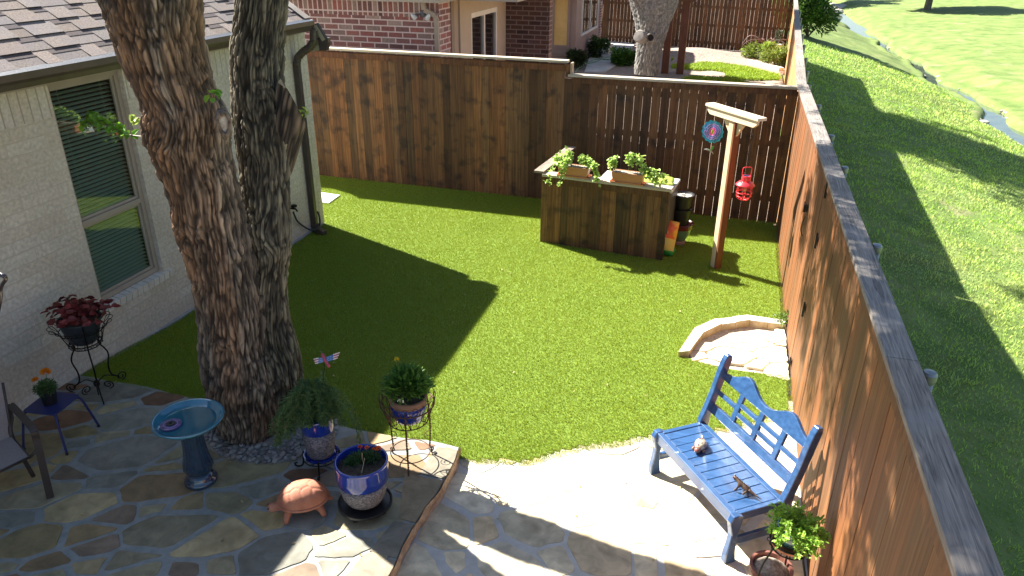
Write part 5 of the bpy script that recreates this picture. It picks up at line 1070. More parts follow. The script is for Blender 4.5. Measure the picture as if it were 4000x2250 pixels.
# local x runs along the beam
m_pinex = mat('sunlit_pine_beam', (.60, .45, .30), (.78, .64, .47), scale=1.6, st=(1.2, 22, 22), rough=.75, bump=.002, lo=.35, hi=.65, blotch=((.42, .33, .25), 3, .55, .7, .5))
q = MB(); q.prism([(-.50, -.02, 2.22), (-.50, -.02, 2.17), (-.44, -.02, 2.125), (.44, -.02, 2.125), (.50, -.02, 2.17), (.50, -.02, 2.22)], (0, .04, 0)); q.v = [(x, y - .045, z) for x, y, z in q.v]; q.build('crossbeam', m_pinex, po, bevel=.004)
MB().box((-.53, -.085, 2.222), (.53, .06, 2.262)).build('cap_board', m_pinex, po, bevel=.005)
for sg in (-1, 1): MB().prism([(sg * .046 + .02 * (sg + 1), -.02, 2.12), (sg * .22 + .01, -.02, 2.12), (sg * .046 + .02 * (sg + 1), -.02, 1.93)], (0, .035, 0)).build('brace', m_pine, po, bevel=.003)
def poW(x, y, z): return pb_ + Matrix.Rotation(ang, 3, 'Z') @ Vector((x, y, z))
# wind spinner
sp_c = poW(-.36, -.045, 1.90); spn = thing('wind_spinner', 'round turquoise and purple wind spinner hanging from the left end of the post beam', 'wind spinner', tuple(sp_c), R_(-20))
m_sp = [mat('spin_teal', (.02, .50, .60), rough=.4, trans=.3), mat('spin_blue', (.08, .28, .62), rough=.4, trans=.3), mat('spin_purple', (.60, .42, .78), rough=.4, trans=.3), mat('spin_pink', (.85, .15, .45), rough=.4, trans=.3)]
for i in range(11):
    rr_ = .152 * (1 - i / 13.5); n_ = 96; tw = R_(i * 7); wv = .006; pts_o, pts_i = [], []
    q = MB(); V_ = []
    for j in range(n_):
        a = 6.283 * j / n_; w1 = 1 + .045 * math.sin(14 * a + i * .4); ro = rr_ * w1; ri = (rr_ - .0075) * w1
        for r_ in (ro, ri):
            for dy in (-.0012, .0012): x_, z_ = r_ * math.cos(a), r_ * math.sin(a); V_.append((x_ * math.cos(tw) * (1 - .0 * i) - dy * math.sin(tw), x_ * math.sin(tw) + dy * math.cos(tw), z_))
    F_ = []
    for j in range(n_):
        b_, c_ = j * 4, ((j + 1) % n_) * 4; F_ += [(b_, b_ + 1, c_ + 1, c_), (b_ + 2, c_ + 2, c_ + 3, b_ + 3), (b_, c_, c_ + 2, b_ + 2), (b_ + 1, b_ + 3, c_ + 3, c_ + 1)]
    q.add(V_, F_); q.build('ring', m_sp[(0, 0, 1, 0, 2, 1, 2, 1, 2, 3, 3)[i]], spn)
q = MB(); q.ell((0, 0, 0), (.02, .004, .035), 12); q.build('centre_charm', mat('lime', (.35, .5, .05), rough=.3), spn)
MB().tube([(0, 0, .15), (0, 0, .235)], .0035, 6).build('hanger', m_galv, spn)
hbc = sp_c + Vector((0, 0, -.265)); hmb = thing('hummingbird_ornament', 'tiny green and red hummingbird ornament hanging below the wind spinner', 'ornament', tuple(hbc), R_(180))
skin('body', [(0, 0, 0), (.03, 0, .012), (.05, 0, .018), (.085, 0, .012), (-.03, 0, -.02), (-.05, 0, -.045)], [(0, 1), (1, 2), (2, 3), (0, 4), (4, 5)], [.013, .012, .011, .002, .009, .004], mat('grey_green', (.16, .24, .17), (.30, .3, .28), scale=30, rough=.4), hmb)
MB().ell((.034, 0, .004), (.013, .012, .011), 10).build('throat', mat('ruby', (.5, .06, .03), rough=.3), hmb, smooth=True)
for sg in (-1, 1): MB().prism([(0, sg * .006, .008), (-.012, sg * .02, .06), (-.045, sg * .032, .065), (-.03, sg * .01, .012)], (.0, .002, .002)).build('wing', mat('green_wing', (.07, .25, .05), rough=.35), hmb)
MB().tube([(0, 0, .01), (0, 0, .115)], .002, 5).build('cord', mat('copper_cord', (.4, .15, .08), rough=.4), hmb)
# red lantern on a chain
lc = poW(.43, -.045, 1.18); ln = thing('lantern', 'bright red cage lantern hanging on a chain from the right end of the post beam', 'lantern', tuple(lc), R_(20))
m_red = mat('red_metal', (.80, .035, .05), rough=.35, coat=.4)
MB().lathe([(.0, .235), (.058, .235), (.06, .30), (.058, .315), (.045, .317), (.045, .312), (0, .312)], n=28).build('top', m_red, ln, smooth=False)
MB().lathe([(.044, .318), (0, .3185)], n=20, cap=False).build('solar_cell', mat('solar_blue', (.02, .03, .08), rough=.15, coat=1), ln)
MB().lathe([(.058, .245), (.085, .235), (.12, .20), (.125, .19), (.118, .188), (.08, .22), (.05, .23)], n=36).build('shade', m_red, ln, smooth=True)
q = MB()
for z_, r_ in ((.17, .098), (.09, .10), (.045, .095), (.0, .062)): q.tube(circ((0, 0), r_, z_, 28), .0055, 6, closed=True)
for i in range(6): a = i * 1.047; q.tube(spline([(.096 * math.cos(a), .096 * math.sin(a), .195), (.10 * math.cos(a), .10 * math.sin(a), .09), (.093 * math.cos(a), .093 * math.sin(a), .03), (.06 * math.cos(a), .06 * math.sin(a), .0), (0, 0, -.004)], 4), .0055, 6)
q.build('cage', m_red, ln, smooth=True)
MB().lathe([(0, .1), (.022, .11), (.03, .14), (.022, .18), (0, .19)], n=16).build('bulb', mat('warm_glass', (.55, .42, .25), rough=.15, coat=1), ln, smooth=True)
MB().tube(spline([(-.056, 0, .305), (-.06, 0, .40), (-.045, 0, .425), (.0, 0, .43), (.045, 0, .425), (.06, 0, .40), (.056, 0, .305)], 5), .0055, 6).build('handle', m_red, ln, smooth=True)
q = MB(); z_ = .43; k = 0
while z_ < .94: q.tube([(0.009 * math.cos(t) * (k % 2 == 0), .009 * math.cos(t) * (k % 2), z_ + .014 + .017 * math.sin(t)) for t in np.linspace(0, 6.283, 11)[:-1]], .0028, 5, closed=True); z_ += .026; k += 1
q.build('chain', m_blackm, ln)

# ---- wood-clad counter
A, B = Vector((-2.56, 10.38, 0)), Vector((-.66, 10.19, 0)); dc = (B - A).normalized(); nc = Vector((dc.y, -dc.x, 0)); rz = math.atan2(dc.y, dc.x)
ct = thing('garden_counter', 'dark board-clad counter with a grey cap board standing before the back fence', 'counter', tuple(A), rz); LC = (B - A).length; HC = 1.08
q = MB(); fence_boards(q, (0, 0), (LC, 0), .106, .0, HC, lambda t: .0015 if random.random() < .6 or t < .5 else .006, (0, -1), cl=(.5, 1.9)); q.build('front_boards', m_back, ct)
q = MB(); fence_boards(q, (0, 1.55), (0, .02), .12, .0, HC + .0, lambda t: .002, (-1, 0), cl=(.6, 1.2)); q.build('side_boards', m_back, ct)
MB().box((0, .02, .25), (LC, .06, .34)).box((0, .02, .75), (LC, .06, .84)).box((.02, .06, .75), (.06, 1.5, .84)).box((LC - .09, .02, 0), (LC - .01, .10, HC - .02)).build('rail', m_back, ct)
MB().box((.02, -.045, HC), (LC + .03, .145, HC + .036)).build('cap', m_capx, ct, bevel=.004)
MB().box((-.115, -.03, HC + .038), (.04, 1.56, HC + .074), board_col(1, 1.05)).build('side_cap', m_cap, ct, bevel=.004)
MB().box((.04, -.03, HC - .10), (LC, -.0191, HC - .002), (.8, .75, .7)).build('trim_board', m_back, ct)
def CT(x, y, z): return A + Matrix.Rotation(rz, 3, 'Z') @ Vector((x, y, z))
# storage bin, lid items behind the counter
sbn = thing('storage_bin', 'dark grey storage bin with a pale lid tucked behind the counter cap', 'bin', tuple(CT(1.35, .52, 0)), rz)
MB().box((-.55, -.30, 0), (.55, .30, .98)).build('body', mat('grey_plastic', (.06, .06, .06), rough=.5), sbn, bevel=.02)
MB().box((-.57, -.32, .982), (.57, .32, 1.03)).build('lid', mat('pale_plastic', (.58, .60, .56), rough=.4), sbn, bevel=.015)
sk = thing('soil_bag', 'yellow and green plastic potting bag lying on the storage bin behind the right planter', 'bag', tuple(CT(1.62, .40, 1.032)), rz + .1)
def bag(L, Wd, H_, mats, par, name='bag', seed=1):
    n_, m_ = 26, 14; V_ = []; 
    for s_ in (1, -1):
        for i in range(n_ + 1):
            for j in range(m_ + 1):
                x_, y_ = i / n_ * 2 - 1, j / m_ * 2 - 1; h = H_ * max(0, (1 - abs(x_) ** 3)) ** .6 * max(0, 1 - abs(y_) ** 3) ** .6 * (.8 + .4 * float(vnoise(x_ * 2.5, y_ * 2.5, s_, seed)))
                V_.append((x_ * L / 2 * (1 - .04 * y_ * y_), y_ * Wd / 2, H_ * .5 + s_ * h * .5 + .01 * (float(vnoise(x_ * 7, y_ * 7, s_, seed + 1)) - .5)))
    F_ = []; mi = []; K = (n_ + 1) * (m_ + 1)
    for s_ in (0, 1):
        for i in range(n_):
            for j in range(m_): a = s_ * K + i * (m_ + 1) + j; F_.append((a, a + 1, a + m_ + 2, a + m_ + 1)); mi.append(0 if i > n_ * .45 else (1 if i > 2 else 2))
    q = MB(); q.add(V_, F_); q.m = mi; z0 = min(v[2] for v in V_); q.v = [(x, y, z - z0) for x, y, z in q.v]; return q.build(name, mats, par, smooth=True)
bag(.55, .34, .12, [mat('bag_yellow', (.55, .60, .12), (.35, .50, .08), scale=8, rough=.35, coat=.3), mat('bag_lime', (.42, .58, .10), rough=.3, coat=.3), mat('bag_green', (.05, .3, .05), rough=.35)], sk)
# two planter boxes
m_gst = mat('green_stem', (.12, .2, .04), rough=.6)
def planter(x, label, seed, trail):
    c_ = CT(x, .045, HC + .037); t = thing('planter_box', label, 'planter', tuple(c_), rz + (.03 if seed == 1 else -.02), 'terracotta planter boxes on the counter')
    def trough(a, b, h, t_, z0, flare, nm):
        q = MB(); f_ = flare; o_ = [(-a, -b), (a, -b), (a, b), (-a, b)]
        lo_ = [(x_ * f_, y_ * f_, z0) for x_, y_ in o_]; hi_ = [(x_, y_, z0 + h) for x_, y_ in o_]; hi2 = [(x_ * (1 - t_ / a), y_ * (1 - t_ / b), z0 + h) for x_, y_ in o_]; lo2 = [(x_ * f_ * (1 - t_ / a), y_ * f_ * (1 - t_ / b), z0 + h - .03) for x_, y_ in o_]
        q.add(lo_ + hi_ + hi2 + lo2, [(3, 2, 1, 0)] + [(i, (i + 1) % 4, (i + 1) % 4 + 4, i + 4) for i in range(4)] + [(i + 4, (i + 1) % 4 + 4, (i + 1) % 4 + 8, i + 8) for i in range(4)] + [(i + 8, (i + 1) % 4 + 8, (i + 1) % 4 + 12, i + 12) for i in range(4)] + [(12, 13, 14, 15)]); return q.build(nm, mat('planter_clay_' + nm, (.46, .19, .08), (.52, .23, .10), scale=4, rough=.5), t, bevel=.006)
    trough(.255, .095, .022, .012, 0, .93, 'saucer'); trough(.235, .085, .145, .012, .012, .88, 'box')
    MB().box((-.218, -.07, .12), (.218, .07, .150)).build('soil', mat('grey_potting_soil', (.12, .09, .07), (.45, .40, .34), scale=50, rough=1, bump=.01, detail=3), t)
    r = np.random.default_rng(seed); P, D, Nn = [], [], []; q = MB()
    for sx_, dx, dy, up_, dn in trail:
        pts = spline([(sx_, 0, .15), (sx_ + dx * .35, dy * .4, .15 + up_), (sx_ + dx * .8, dy * .8, .15 + up_ * .6), (sx_ + dx, dy, .15 + dn)], 6); MB().tube(pts, .003, 5).build('stem', m_gst, t)
        for p_ in pts[4:]:
            for _ in range(3): P.append(np.array(p_) + r.normal(0, .018, 3)); D.append(rv(1, r)[0] + [0, 0, -.1]); Nn.append(rv(1, r)[0] * .5 + [0, 0, 1])
    leaves('leaves', P, D, Nn, .062, .045, (.38, .52, .12), m_leaf, t, (.75, 1.4), seed); return t
planter(.49, 'terracotta planter box with trailing green vine, left one on the counter', 1, [(-.18, -.10, -.06, .16, .05), (-.12, .05, -.02, .2, .18), (-.05, -.06, -.2, .12, -.05), (-.03, -.10, -.26, .10, -.2), (-.02, -.30, -.27, .06, -.24), (.05, .1, .0, .14, .1), (.15, .12, -.04, .12, .06), (.2, .16, -.12, .08, -.06), (.2, .2, -.15, .05, -.16), (-.1, .0, .03, .17, .12)])
planter(1.30, 'terracotta planter box with upright leafy shoots, right one on the counter', 2, [(-.2, -.06, -.03, .14, .1), (-.18, -.08, -.02, .18, .15), (.0, .02, .0, .25, .28), (.03, -.05, .03, .2, .2), (.1, .05, -.02, .24, .22), (.18, .12, -.08, .1, .0), (.2, .2, -.1, .08, -.04), (.22, .3, -.06, .06, -.02), (.2, .24, -.12, .05, -.08), (.12, .2, .0, .1, .05)])
# stacked pots and bag on the ground at the counter's end
sc = Vector((-.50, 11.0, 0))
br_ = thing('loose_brick', 'flat brick under the green pot at the counter end', 'brick', (sc.x, sc.y, .02)); MB().box((-.10, -.14, 0), (.10, .08, .055)).build('brick', mat('plain_brick', (.26, .16, .12), (.34, .22, .17), scale=14, rough=.9, bump=.003), br_, bevel=.006)
gp = thing('glazed_pot', 'green glazed pot with a maroon rim under the stacked black pots', 'pot', (sc.x, sc.y, .076)); MB().lathe([(0, 0), (.10, 0), (.155, .10), (.18, .20), (.18, .21), (0, .21)], n=36).build('pot', mat('sage_glaze', (.09, .17, .10), (.13, .23, .14), scale=6, rough=.3, coat=.5), gp, smooth=False)
MB().lathe([(.178, .19), (.195, .20), (.20, .26), (.205, .27), (.195, .275), (.175, .26), (0, .255)], n=36).build('rim', mat('maroon_glaze', (.11, .02, .02), rough=.25, coat=.6), gp, smooth=False)
pp_ = [(0, 0), (.12, 0), (.155, .22), (.165, .225), (.168, .25), (.158, .252), (.15, .235), (.14, .22), (0, .218)]
bp1 = thing('nursery_pot', 'lower black plastic pot of the stack, set in the green glazed pot', 'pot', (sc.x, sc.y, .335), 0, 'stacked black nursery pots'); MB().lathe(pp_, n=36).build('pot', m_plb, bp1, smooth=False)
bp2 = bp1.copy(); COL.objects.link(bp2); bp2.location = (sc.x + .004, sc.y, .555); bp2['label'] = 'upper black plastic pot of the stack with pale debris inside'
for ch in list(bp1.children): c_ = ch.copy(); COL.objects.link(c_); c_.parent = bp2
MB().lathe([(0, .222), (.13, .222)], n=24, cap=False).build('debris', mat('debris', (.08, .07, .06), (.6, .58, .55), scale=28, rough=.9, lo=.5, hi=.56), bp2)
ob = thing('orange_soil_bag', 'slumped orange and yellow bag with green ends against the counter end', 'bag', (-.66, 10.60, .02), R_(80))
o = bag(.52, .34, .2, [mat('bag_orange', (.62, .10, .015), (.70, .36, .03), scale=7, rough=.4, lo=.45, hi=.55), mat('bag_gold', (.70, .42, .04), (.60, .50, .15), scale=9, rough=.4), mat('bag_leafgreen', (.03, .28, .06), rough=.4)], ob, seed=9); o.rotation_euler = (R_(0), R_(-62), 0); o.location = (.0, 0, .20)
q = MB(); q.add([(x, y + .06 * math.sin(x * 30) * 0, z + .015 * math.sin(x * 40)) for z in (0, .09) for x, y in [(.0 + .02 * i, -.17 + .031 * i) for i in range(12)]], [(i, i + 1, i + 13, i + 12) for i in range(11)]); o.data.update()
q = MB(); q.box((-.20, -.16, .0), (.02, .17, .06)); q.build('bottom_seal', mat('bag_seal', (.03, .30, .07), rough=.4), ob, bevel=.02)

# ---- bird bath
bb_ = Vector((-3.86, 4.0, ZP)); bth = thing('bird_bath', 'glossy blue-green ceramic bird bath with a fluted pedestal near the tree', 'bird bath', tuple(bb_))
m_bth = mat('bath_glaze', (.012, .03, .06), (.02, .05, .09), scale=8, rough=.08, coat=1, spec=.7); m_bwl = mat('bowl_glaze', (.015, .11, .18), (.03, .19, .27), scale=5, rough=.07, coat=1, spec=.7)
MB().lathe([(0, 0), (.128, 0), (.135, .018), (.128, .04), (.11, .05), (.112, .07), (.10, .085), (.085, .10)], n=44).build('base', m_bth, bth, smooth=True)
MB().lathe([(.085, .09), (.10, .12), (.118, .16), (.113, .20), (.098, .26), (.088, .34), (.084, .43), (.09, .52), (.10, .55)], n=96, rfun=lambda a, z: 1 + .045 * abs(math.sin(8 * a)) ** .7 * (1 if z < .53 else .3)).build('pedestal', m_bth, bth, smooth=True)
MB().lathe([(0, .548), (.09, .548), (.18, .565), (.25, .60), (.272, .625), (.278, .638), (.27, .645), (.255, .636), (.235, .612), (.222, .607), (.20, .592), (.188, .589), (.12, .575), (0, .572)], n=72).build('bowl', m_bwl, bth, smooth=True)
MB().lathe([(0, .600), (.212, .600)], n=60, cap=False).build('bowl_water', mat('still_water', (.015, .10, .15), (.03, .15, .2), scale=3, rough=.02, spec=1), bth)
ff = thing('fountain_float', 'round purple and dark solar fountain disc floating in the bird bath', 'fountain', (bb_.x - .095, bb_.y - .09, ZP + .598))
MB().lathe([(0, .0), (.07, 0), (.082, .008), (.08, .018), (.068, .022), (0, .022)], n=36).build('disc', mat('purple_disc', (.03, .018, .07), (.16, .10, .28), scale=30, rough=.3, coat=.6), ff, smooth=False)
MB().tube(circ((0, 0), .052, .0225, 30), .0016, 5, closed=True).build('ring', mat('lilac', (.4, .35, .6), rough=.3), ff); MB().lathe([(.0, .024), (.036, .024), (.034, .03), (.012, .032), (.01, .045), (0, .046)], n=20).build('nozzle', m_plb, ff)

# ---- side table with marigold
TL, TF, TR, TK = [G(u, v, .50) for u, v in ((67, 1033), (139, 1041), (196, 995), (115, 988))]
tcn = (TL + TF + TR + TK) / 4; tb_ = thing('side_table', 'small navy blue metal table with splayed legs by the white brick wall', 'table', (tcn.x, tcn.y, ZP)); 
e1 = (TR - TF).normalized(); rzT = math.atan2(e1.y, e1.x); tb_.rotation_euler = (0, 0, rzT); hs_ = .165
q = MB(); rr_ = .04; pl_ = []
for cx_, cy_, a0 in ((hs_ - rr_, hs_ - rr_, 0), (-hs_ + rr_, hs_ - rr_, 90), (-hs_ + rr_, -hs_ + rr_, 180), (hs_ - rr_, -hs_ + rr_, 270)):
    for k in range(5): a = R_(a0 + k * 22.5); pl_.append((cx_ + rr_ * math.cos(a), cy_ + rr_ * math.sin(a), .372))
q.prism(pl_, (0, 0, .01)); q.build('top', m_navy, tb_, bevel=.003)
for sx_ in (-1, 1):
    for sy_ in (-1, 1): o = MB().tube(spline([(sx_ * .13, sy_ * .13, .368), (sx_ * .155, sy_ * .155, .345), (sx_ * .17, sy_ * .17, .28), (sx_ * .215, sy_ * .215, .0)], 5), .0105, 10).build('leg', m_navy, tb_, smooth=True); o2 = MB().tube([(sx_ * .213, sy_ * .213, .0), (sx_ * .21, sy_ * .21, .02)], .0135, 10).build('foot_cap', m_plb, o)
mg = thing('marigold', 'orange marigold in a black nursery pot on the small navy table', 'potted plant', (tcn.x - .01, tcn.y + .0, ZP + .383))
MB().lathe([(0, 0), (.055, 0), (.07, .125), (.075, .128), (.075, .14), (.066, .14), (.064, .12), (0, .118)], n=26).build('pot', m_plb, mg, smooth=False)
r = np.random.default_rng(8); n_ = 520; d_ = rv(n_, r); d_[:, 2] = np.abs(d_[:, 2]); P = d_ * r.uniform(.03, .095, (n_, 1)) * [1, 1, .85] + [0, 0, .135]; leaves('leaves', P, d_ + rv(n_, r) * .6, rv(n_, r) + [0, 0, 1], .034, .009, (.09, .17, .05), m_leaf, mg, seed=1)
m_or = mat('orange_petal', (.75, .24, .01), (.85, .33, .015), scale=20, rough=.6, trans=.2)
def bloom(par, c_, r_, m_, n_=60, nm='flower'):
    q = np.random.default_rng(int(c_[0] * 1e4) % 999 + 5); d_ = rv(n_, q); d_[:, 2] = np.abs(d_[:, 2]); P = np.array(c_) + d_ * r_ * .35; o = leafmesh(nm, P, d_ + [0, 0, .2], rv(n_, q), np.full(n_, r_ * .75), np.full(n_, r_ * .6), np.ones((n_, 3)) * q.uniform(.7, 1.2, n_)[:, None], m_, par); return o
bloom(mg, (.01, .03, .29), .045, m_or); bloom(mg, (-.055, -.03, .24), .03, m_or); MB().tube([(0, 0, .13), (.01, .03, .28)], .003, 5).build('stem', mat('stem_green', (.08, .14, .04)), mg)
MB().box((-.03, -.085, .095), (-.012, -.083, .13)).build('tag', m_white, mg)

# ---- chair at the left edge
ch = thing('patio_chair', 'dark brown metal sling patio chair cut off by the left edge', 'chair', (-4.95, 3.42, ZP))
FT = G(127, 1252, ZP); AF = G(88, 1090, .72); AT = G(28, 1022, .76); AB = PY(22, 1080, AT.y + .05)
fr = (AF - AT); fr.z = 0; 
q = MB(); P = [FT, FT.lerp(AF, .5), FT.lerp(AF, .88), AF + Vector((-.03, .01, .045)), AT + Vector((.05, -.02, .01)), AT]
sp_ = spline(P, 6)
for a, b in zip(sp_[:-1], sp_[1:]): q.beam(a, b + (b - a) * .12, .052, .022, (.5, -.4, .75))
part(q, 'arm', m_brownm, ch); BK = G(30, 1098, .56)
q = MB(); q.tube(spline([AT, AT + Vector((-.035, .01, -.04)), AT.lerp(BK, .4), BK, BK + Vector((.02, .05, -.45))], 6), .017, 10); part(q, 'back_leg', m_brownm, ch, smooth=True)
SF = G(74, 1150, .53); SL_ = G(-4, 1188, .53) ; SLb = SF + (SL_ - SF) * 4.5; SB = G(30, 1098, .56); SBb = SB + (SLb - SF)
q = MB(); q.prism([SF, SB, SBb, SLb], (0, 0, .006)); part(q, 'seat', mat('sling_fabric', (.21, .17, .16), (.27, .23, .22), scale=120, rough=.8), ch)
bk1, bk2 = SB + Vector((-.09, .13, .42)), SBb + Vector((-.09, .13, .42)); q = MB(); q.prism([SB, bk1, bk2, SBb], (.004, .004, 0)); part(q, 'backrest', mat('sling_back', (.21, .17, .16), (.27, .23, .22), scale=120, rough=.8), ch)
q = MB(); q.tube([SF, SLb], .011, 8); q.tube([SF, SB], .009, 8); q.tube([SB, bk1], .011, 8); q.tube([SF + Vector((0, 0, -.005)), FT.lerp(AF, .78)], .012, 8); part(q, 'frame', m_brownm, ch, smooth=True)
OFF = SLb - SF; q = MB()
for a, b in zip(sp_[:-1], sp_[1:]): q.beam(a + OFF, b + OFF, .052, .022, (.5, -.4, .75))
part(q, 'arm', m_brownm, ch); q = MB(); q.tube(spline([AT + OFF, BK + OFF, BK + OFF + Vector((.02, .05, -.45))], 6), .017, 10); part(q, 'back_leg', m_brownm, ch, smooth=True)
# curled hook of a dark hanging bracket at the left edge
hk = thing('plant_hook', 'dark glossy curled metal end just entering at the left edge', 'hook', tuple(PY(-2, 760, 2.6)))
q = MB(); P = [PY(-14, 690, 2.6), PY(4, 692, 2.6), PY(12, 696, 2.6), PY(14, 703, 2.6), PY(6, 715, 2.6), PY(1, 730, 2.6), PY(1, 750, 2.6), PY(-6, 790, 2.6)]; q.tube(spline(P, 6), [.012] * 14 + [.010] * 29, 10); part(q, 'hook', mat('dark_gloss', (.03, .02, .02), rough=.15, coat=1), hk, smooth=True)

# ---- tall wire stand with coleus
wc = Vector((-5.70, 4.84, ZP)); cs_ = thing('tall_wire_stand', 'tall dark scrollwork wire plant stand against the white brick wall', 'plant stand', tuple(wc), R_(-8))
for i, a in enumerate((R_(205), R_(330), R_(85))):
    ca, sa = math.cos(a), math.sin(a); f = lambda r_, z: (r_ * ca, r_ * sa, z)
    q = MB(); q.tube(spline([f(.165, .80), f(.14, .70), f(.12, .58), f(.10, .50), f(.135, .42), f(.155, .34), f(.13, .22), f(.14, .12), f(.20, .055)], 6), .0065, 8); q.tube(scroll((f(.215, .0)[0], f(.215, .0)[1], .006), (ca, sa), .048, 1.35), .0055, 8); q.build('leg', m_blackm, cs_, smooth=True)
q = MB()
for i, a in enumerate((R_(265), R_(30), R_(145))): q.tube(scroll((.09 * math.cos(a), .09 * math.sin(a), .04), (math.cos(a), math.sin(a)), .045, 1.5), .005, 7)
for i in range(3): a = R_(205 + 120 * i); q.tube(spline([(0, 0, .10), (.08 * math.cos(a), .08 * math.sin(a), .14), (.17 * math.cos(a), .17 * math.sin(a), .08)], 5), .005, 7)
q.ell((0, 0, .10), (.025, .025, .04), 10); q.build('foot_scrolls', m_blackm, cs_, smooth=True)
q = MB(); q.tube(circ((0, 0), .165, .70, 36), .0045, 7, closed=True); q.tube(circ((0, 0), .115, .565, 30), .0045, 7, closed=True); q.tube(circ((0, 0), .10, .525, 30), .0045, 7, closed=True)
for i in range(16):
    a = i * 6.283 / 16; b = (i + 1) * 6.283 / 16; q.tube([(.115 * math.cos(a), .115 * math.sin(a), .53), (.14 * math.cos((a + b) / 2), .14 * math.sin((a + b) / 2), .62), (.165 * math.cos(a), .165 * math.sin(a), .70)], .003, 5)
    q.tube(spline([(.165 * math.cos(a), .165 * math.sin(a), .70), (.205 * math.cos(a - .1), .205 * math.sin(a - .1), .755), (.235 * math.cos((a + b) / 2), .235 * math.sin((a + b) / 2), .765), (.205 * math.cos(b + .1), .205 * math.sin(b + .1), .755), (.165 * math.cos(b), .165 * math.sin(b), .70)], 4), .003, 5)
    q.tube([(.11 * math.cos(a) + .018 * math.cos(t), .11 * math.sin(a) + .018 * math.sin(t), .545) for t in np.linspace(0, 6.283, 8)[:-1]], .0028, 5, closed=True)
q.build('basket', m_blackm, cs_, smooth=True)
cp = thing('coleus_pot', 'dark red coleus in a black pot held in the tall wire stand', 'potted plant', (wc.x, wc.y, ZP + .565))
MB().lathe([(0, 0), (.08, 0), (.10, .02), (.14, .15), (.155, .225), (.165, .23), (.165, .245), (.152, .245), (.148, .21), (0, .20)], n=36).build('pot', mat('charcoal_pot', (.02, .026, .033), (.03, .036, .045), scale=5, rough=.45), cp, smooth=False)
r = np.random.default_rng(12); P, D, Nn, Ls = [], [], [], []
for k in range(34):
    d_ = rv(1, r)[0]; d_[2] = abs(d_[2]) * 1.1 + .25; d_ /= np.linalg.norm(d_); top_ = np.array([0, 0, .22]) + d_ * r.uniform(.12, .25) * [1.15, 1.15, .95]
    for j in range(6):
        a = j * 1.05 + r.uniform(0, 1); P.append(top_ - d_ * .02 * j * .7); D.append([math.cos(a), math.sin(a), .1 - .1 * j / 3]); Nn.append(d_ + r.normal(0, .2, 3))
P, D, Nn = map(np.array, (P, D, Nn)); n_ = len(P); leafmesh('leaves', P, D, Nn, r.uniform(.05, .085, n_), r.uniform(.035, .06, n_), np.array([.17, .022, .022]) * r.uniform(.5, 1.5, n_)[:, None], mat('coleus_leaf', (1, 1, 1), attr=True, rough=.5, trans=.2), cp)
q = MB(); 
for k in range(14): d_ = rv(1, r)[0] * .12; q.tube([(0, 0, .2), (d_[0], d_[1], .36)], .004, 5)
q.build('stem', mat('coleus_stem', (.12, .03, .03)), cp)

cs_.scale = (1.2, 1.2, 1.03); cp.scale = (1.18, 1.18, 1.05); cp.location.z += .015
# ---- fern pot on low scroll stand
fc = Vector((-2.985, 4.47, ZP)); fs = thing('low_scroll_stand', 'low black scroll stand under the tall blue-rimmed fern pot', 'plant stand', tuple(fc))
q = MB(); q.tube(circ((0, 0), .155, .115, 36), .005, 7, closed=True); q.tube(circ((0, 0), .10, .115, 30), .004, 7, closed=True)
for i in range(14): a = i * .449; q.tube([(.10 * math.cos(a), .10 * math.sin(a), .115), (.13 * math.cos(a + .14), .13 * math.sin(a + .14), .108), (.155 * math.cos(a), .155 * math.sin(a), .115)], .003, 5)
q.tube([(-.15, 0, .113), (.15, 0, .113)], .004, 6); q.tube([(0, -.15, .113), (0, .15, .113)], .004, 6); q.build('top_ring', m_blackm, fs, smooth=True)
for a in (R_(200), R_(290), R_(20), R_(110)): ca, sa = math.cos(a), math.sin(a); MB().tube(spline([(.15 * ca, .15 * sa, .16), (.155 * ca, .155 * sa, .11), (.165 * ca, .165 * sa, .03), (.19 * ca, .19 * sa, .008), (.225 * ca, .225 * sa, .012), (.232 * ca, .232 * sa, .04), (.21 * ca, .21 * sa, .045)], 6), .0075, 8).build('leg', m_blackm, fs, smooth=True)
fp = thing('fern_pot', 'tall cylindrical pot with blue glazed rim band and trailing asparagus fern', 'potted plant', (fc.x, fc.y, ZP + .12))
MB().lathe([(0, 0), (.13, 0), (.145, .012), (.15, .03), (.14, .028), (.12, .015), (0, .014)], n=36).build('saucer', m_blue, fp, smooth=False)
MB().lathe([(0, .016), (.105, .016), (.115, .04), (.128, .15), (.134, .275)], n=44).build('lower_pot', m_rockp, fp, smooth=True)
MB().lathe([(.1345, .275), (.139, .30), (.142, .36), (.144, .40), (.148, .412), (.142, .42), (.132, .412), (.13, .38), (0, .375)], n=44, cap=False).build('blue_band', m_blue, fp, smooth=True); MB().lathe([(0, .376), (.131, .376)], n=24, cap=False).build('soil', m_soil, fp)
r = np.random.default_rng(15); P, D, Nn, C_ = [], [], [], []; q = MB()
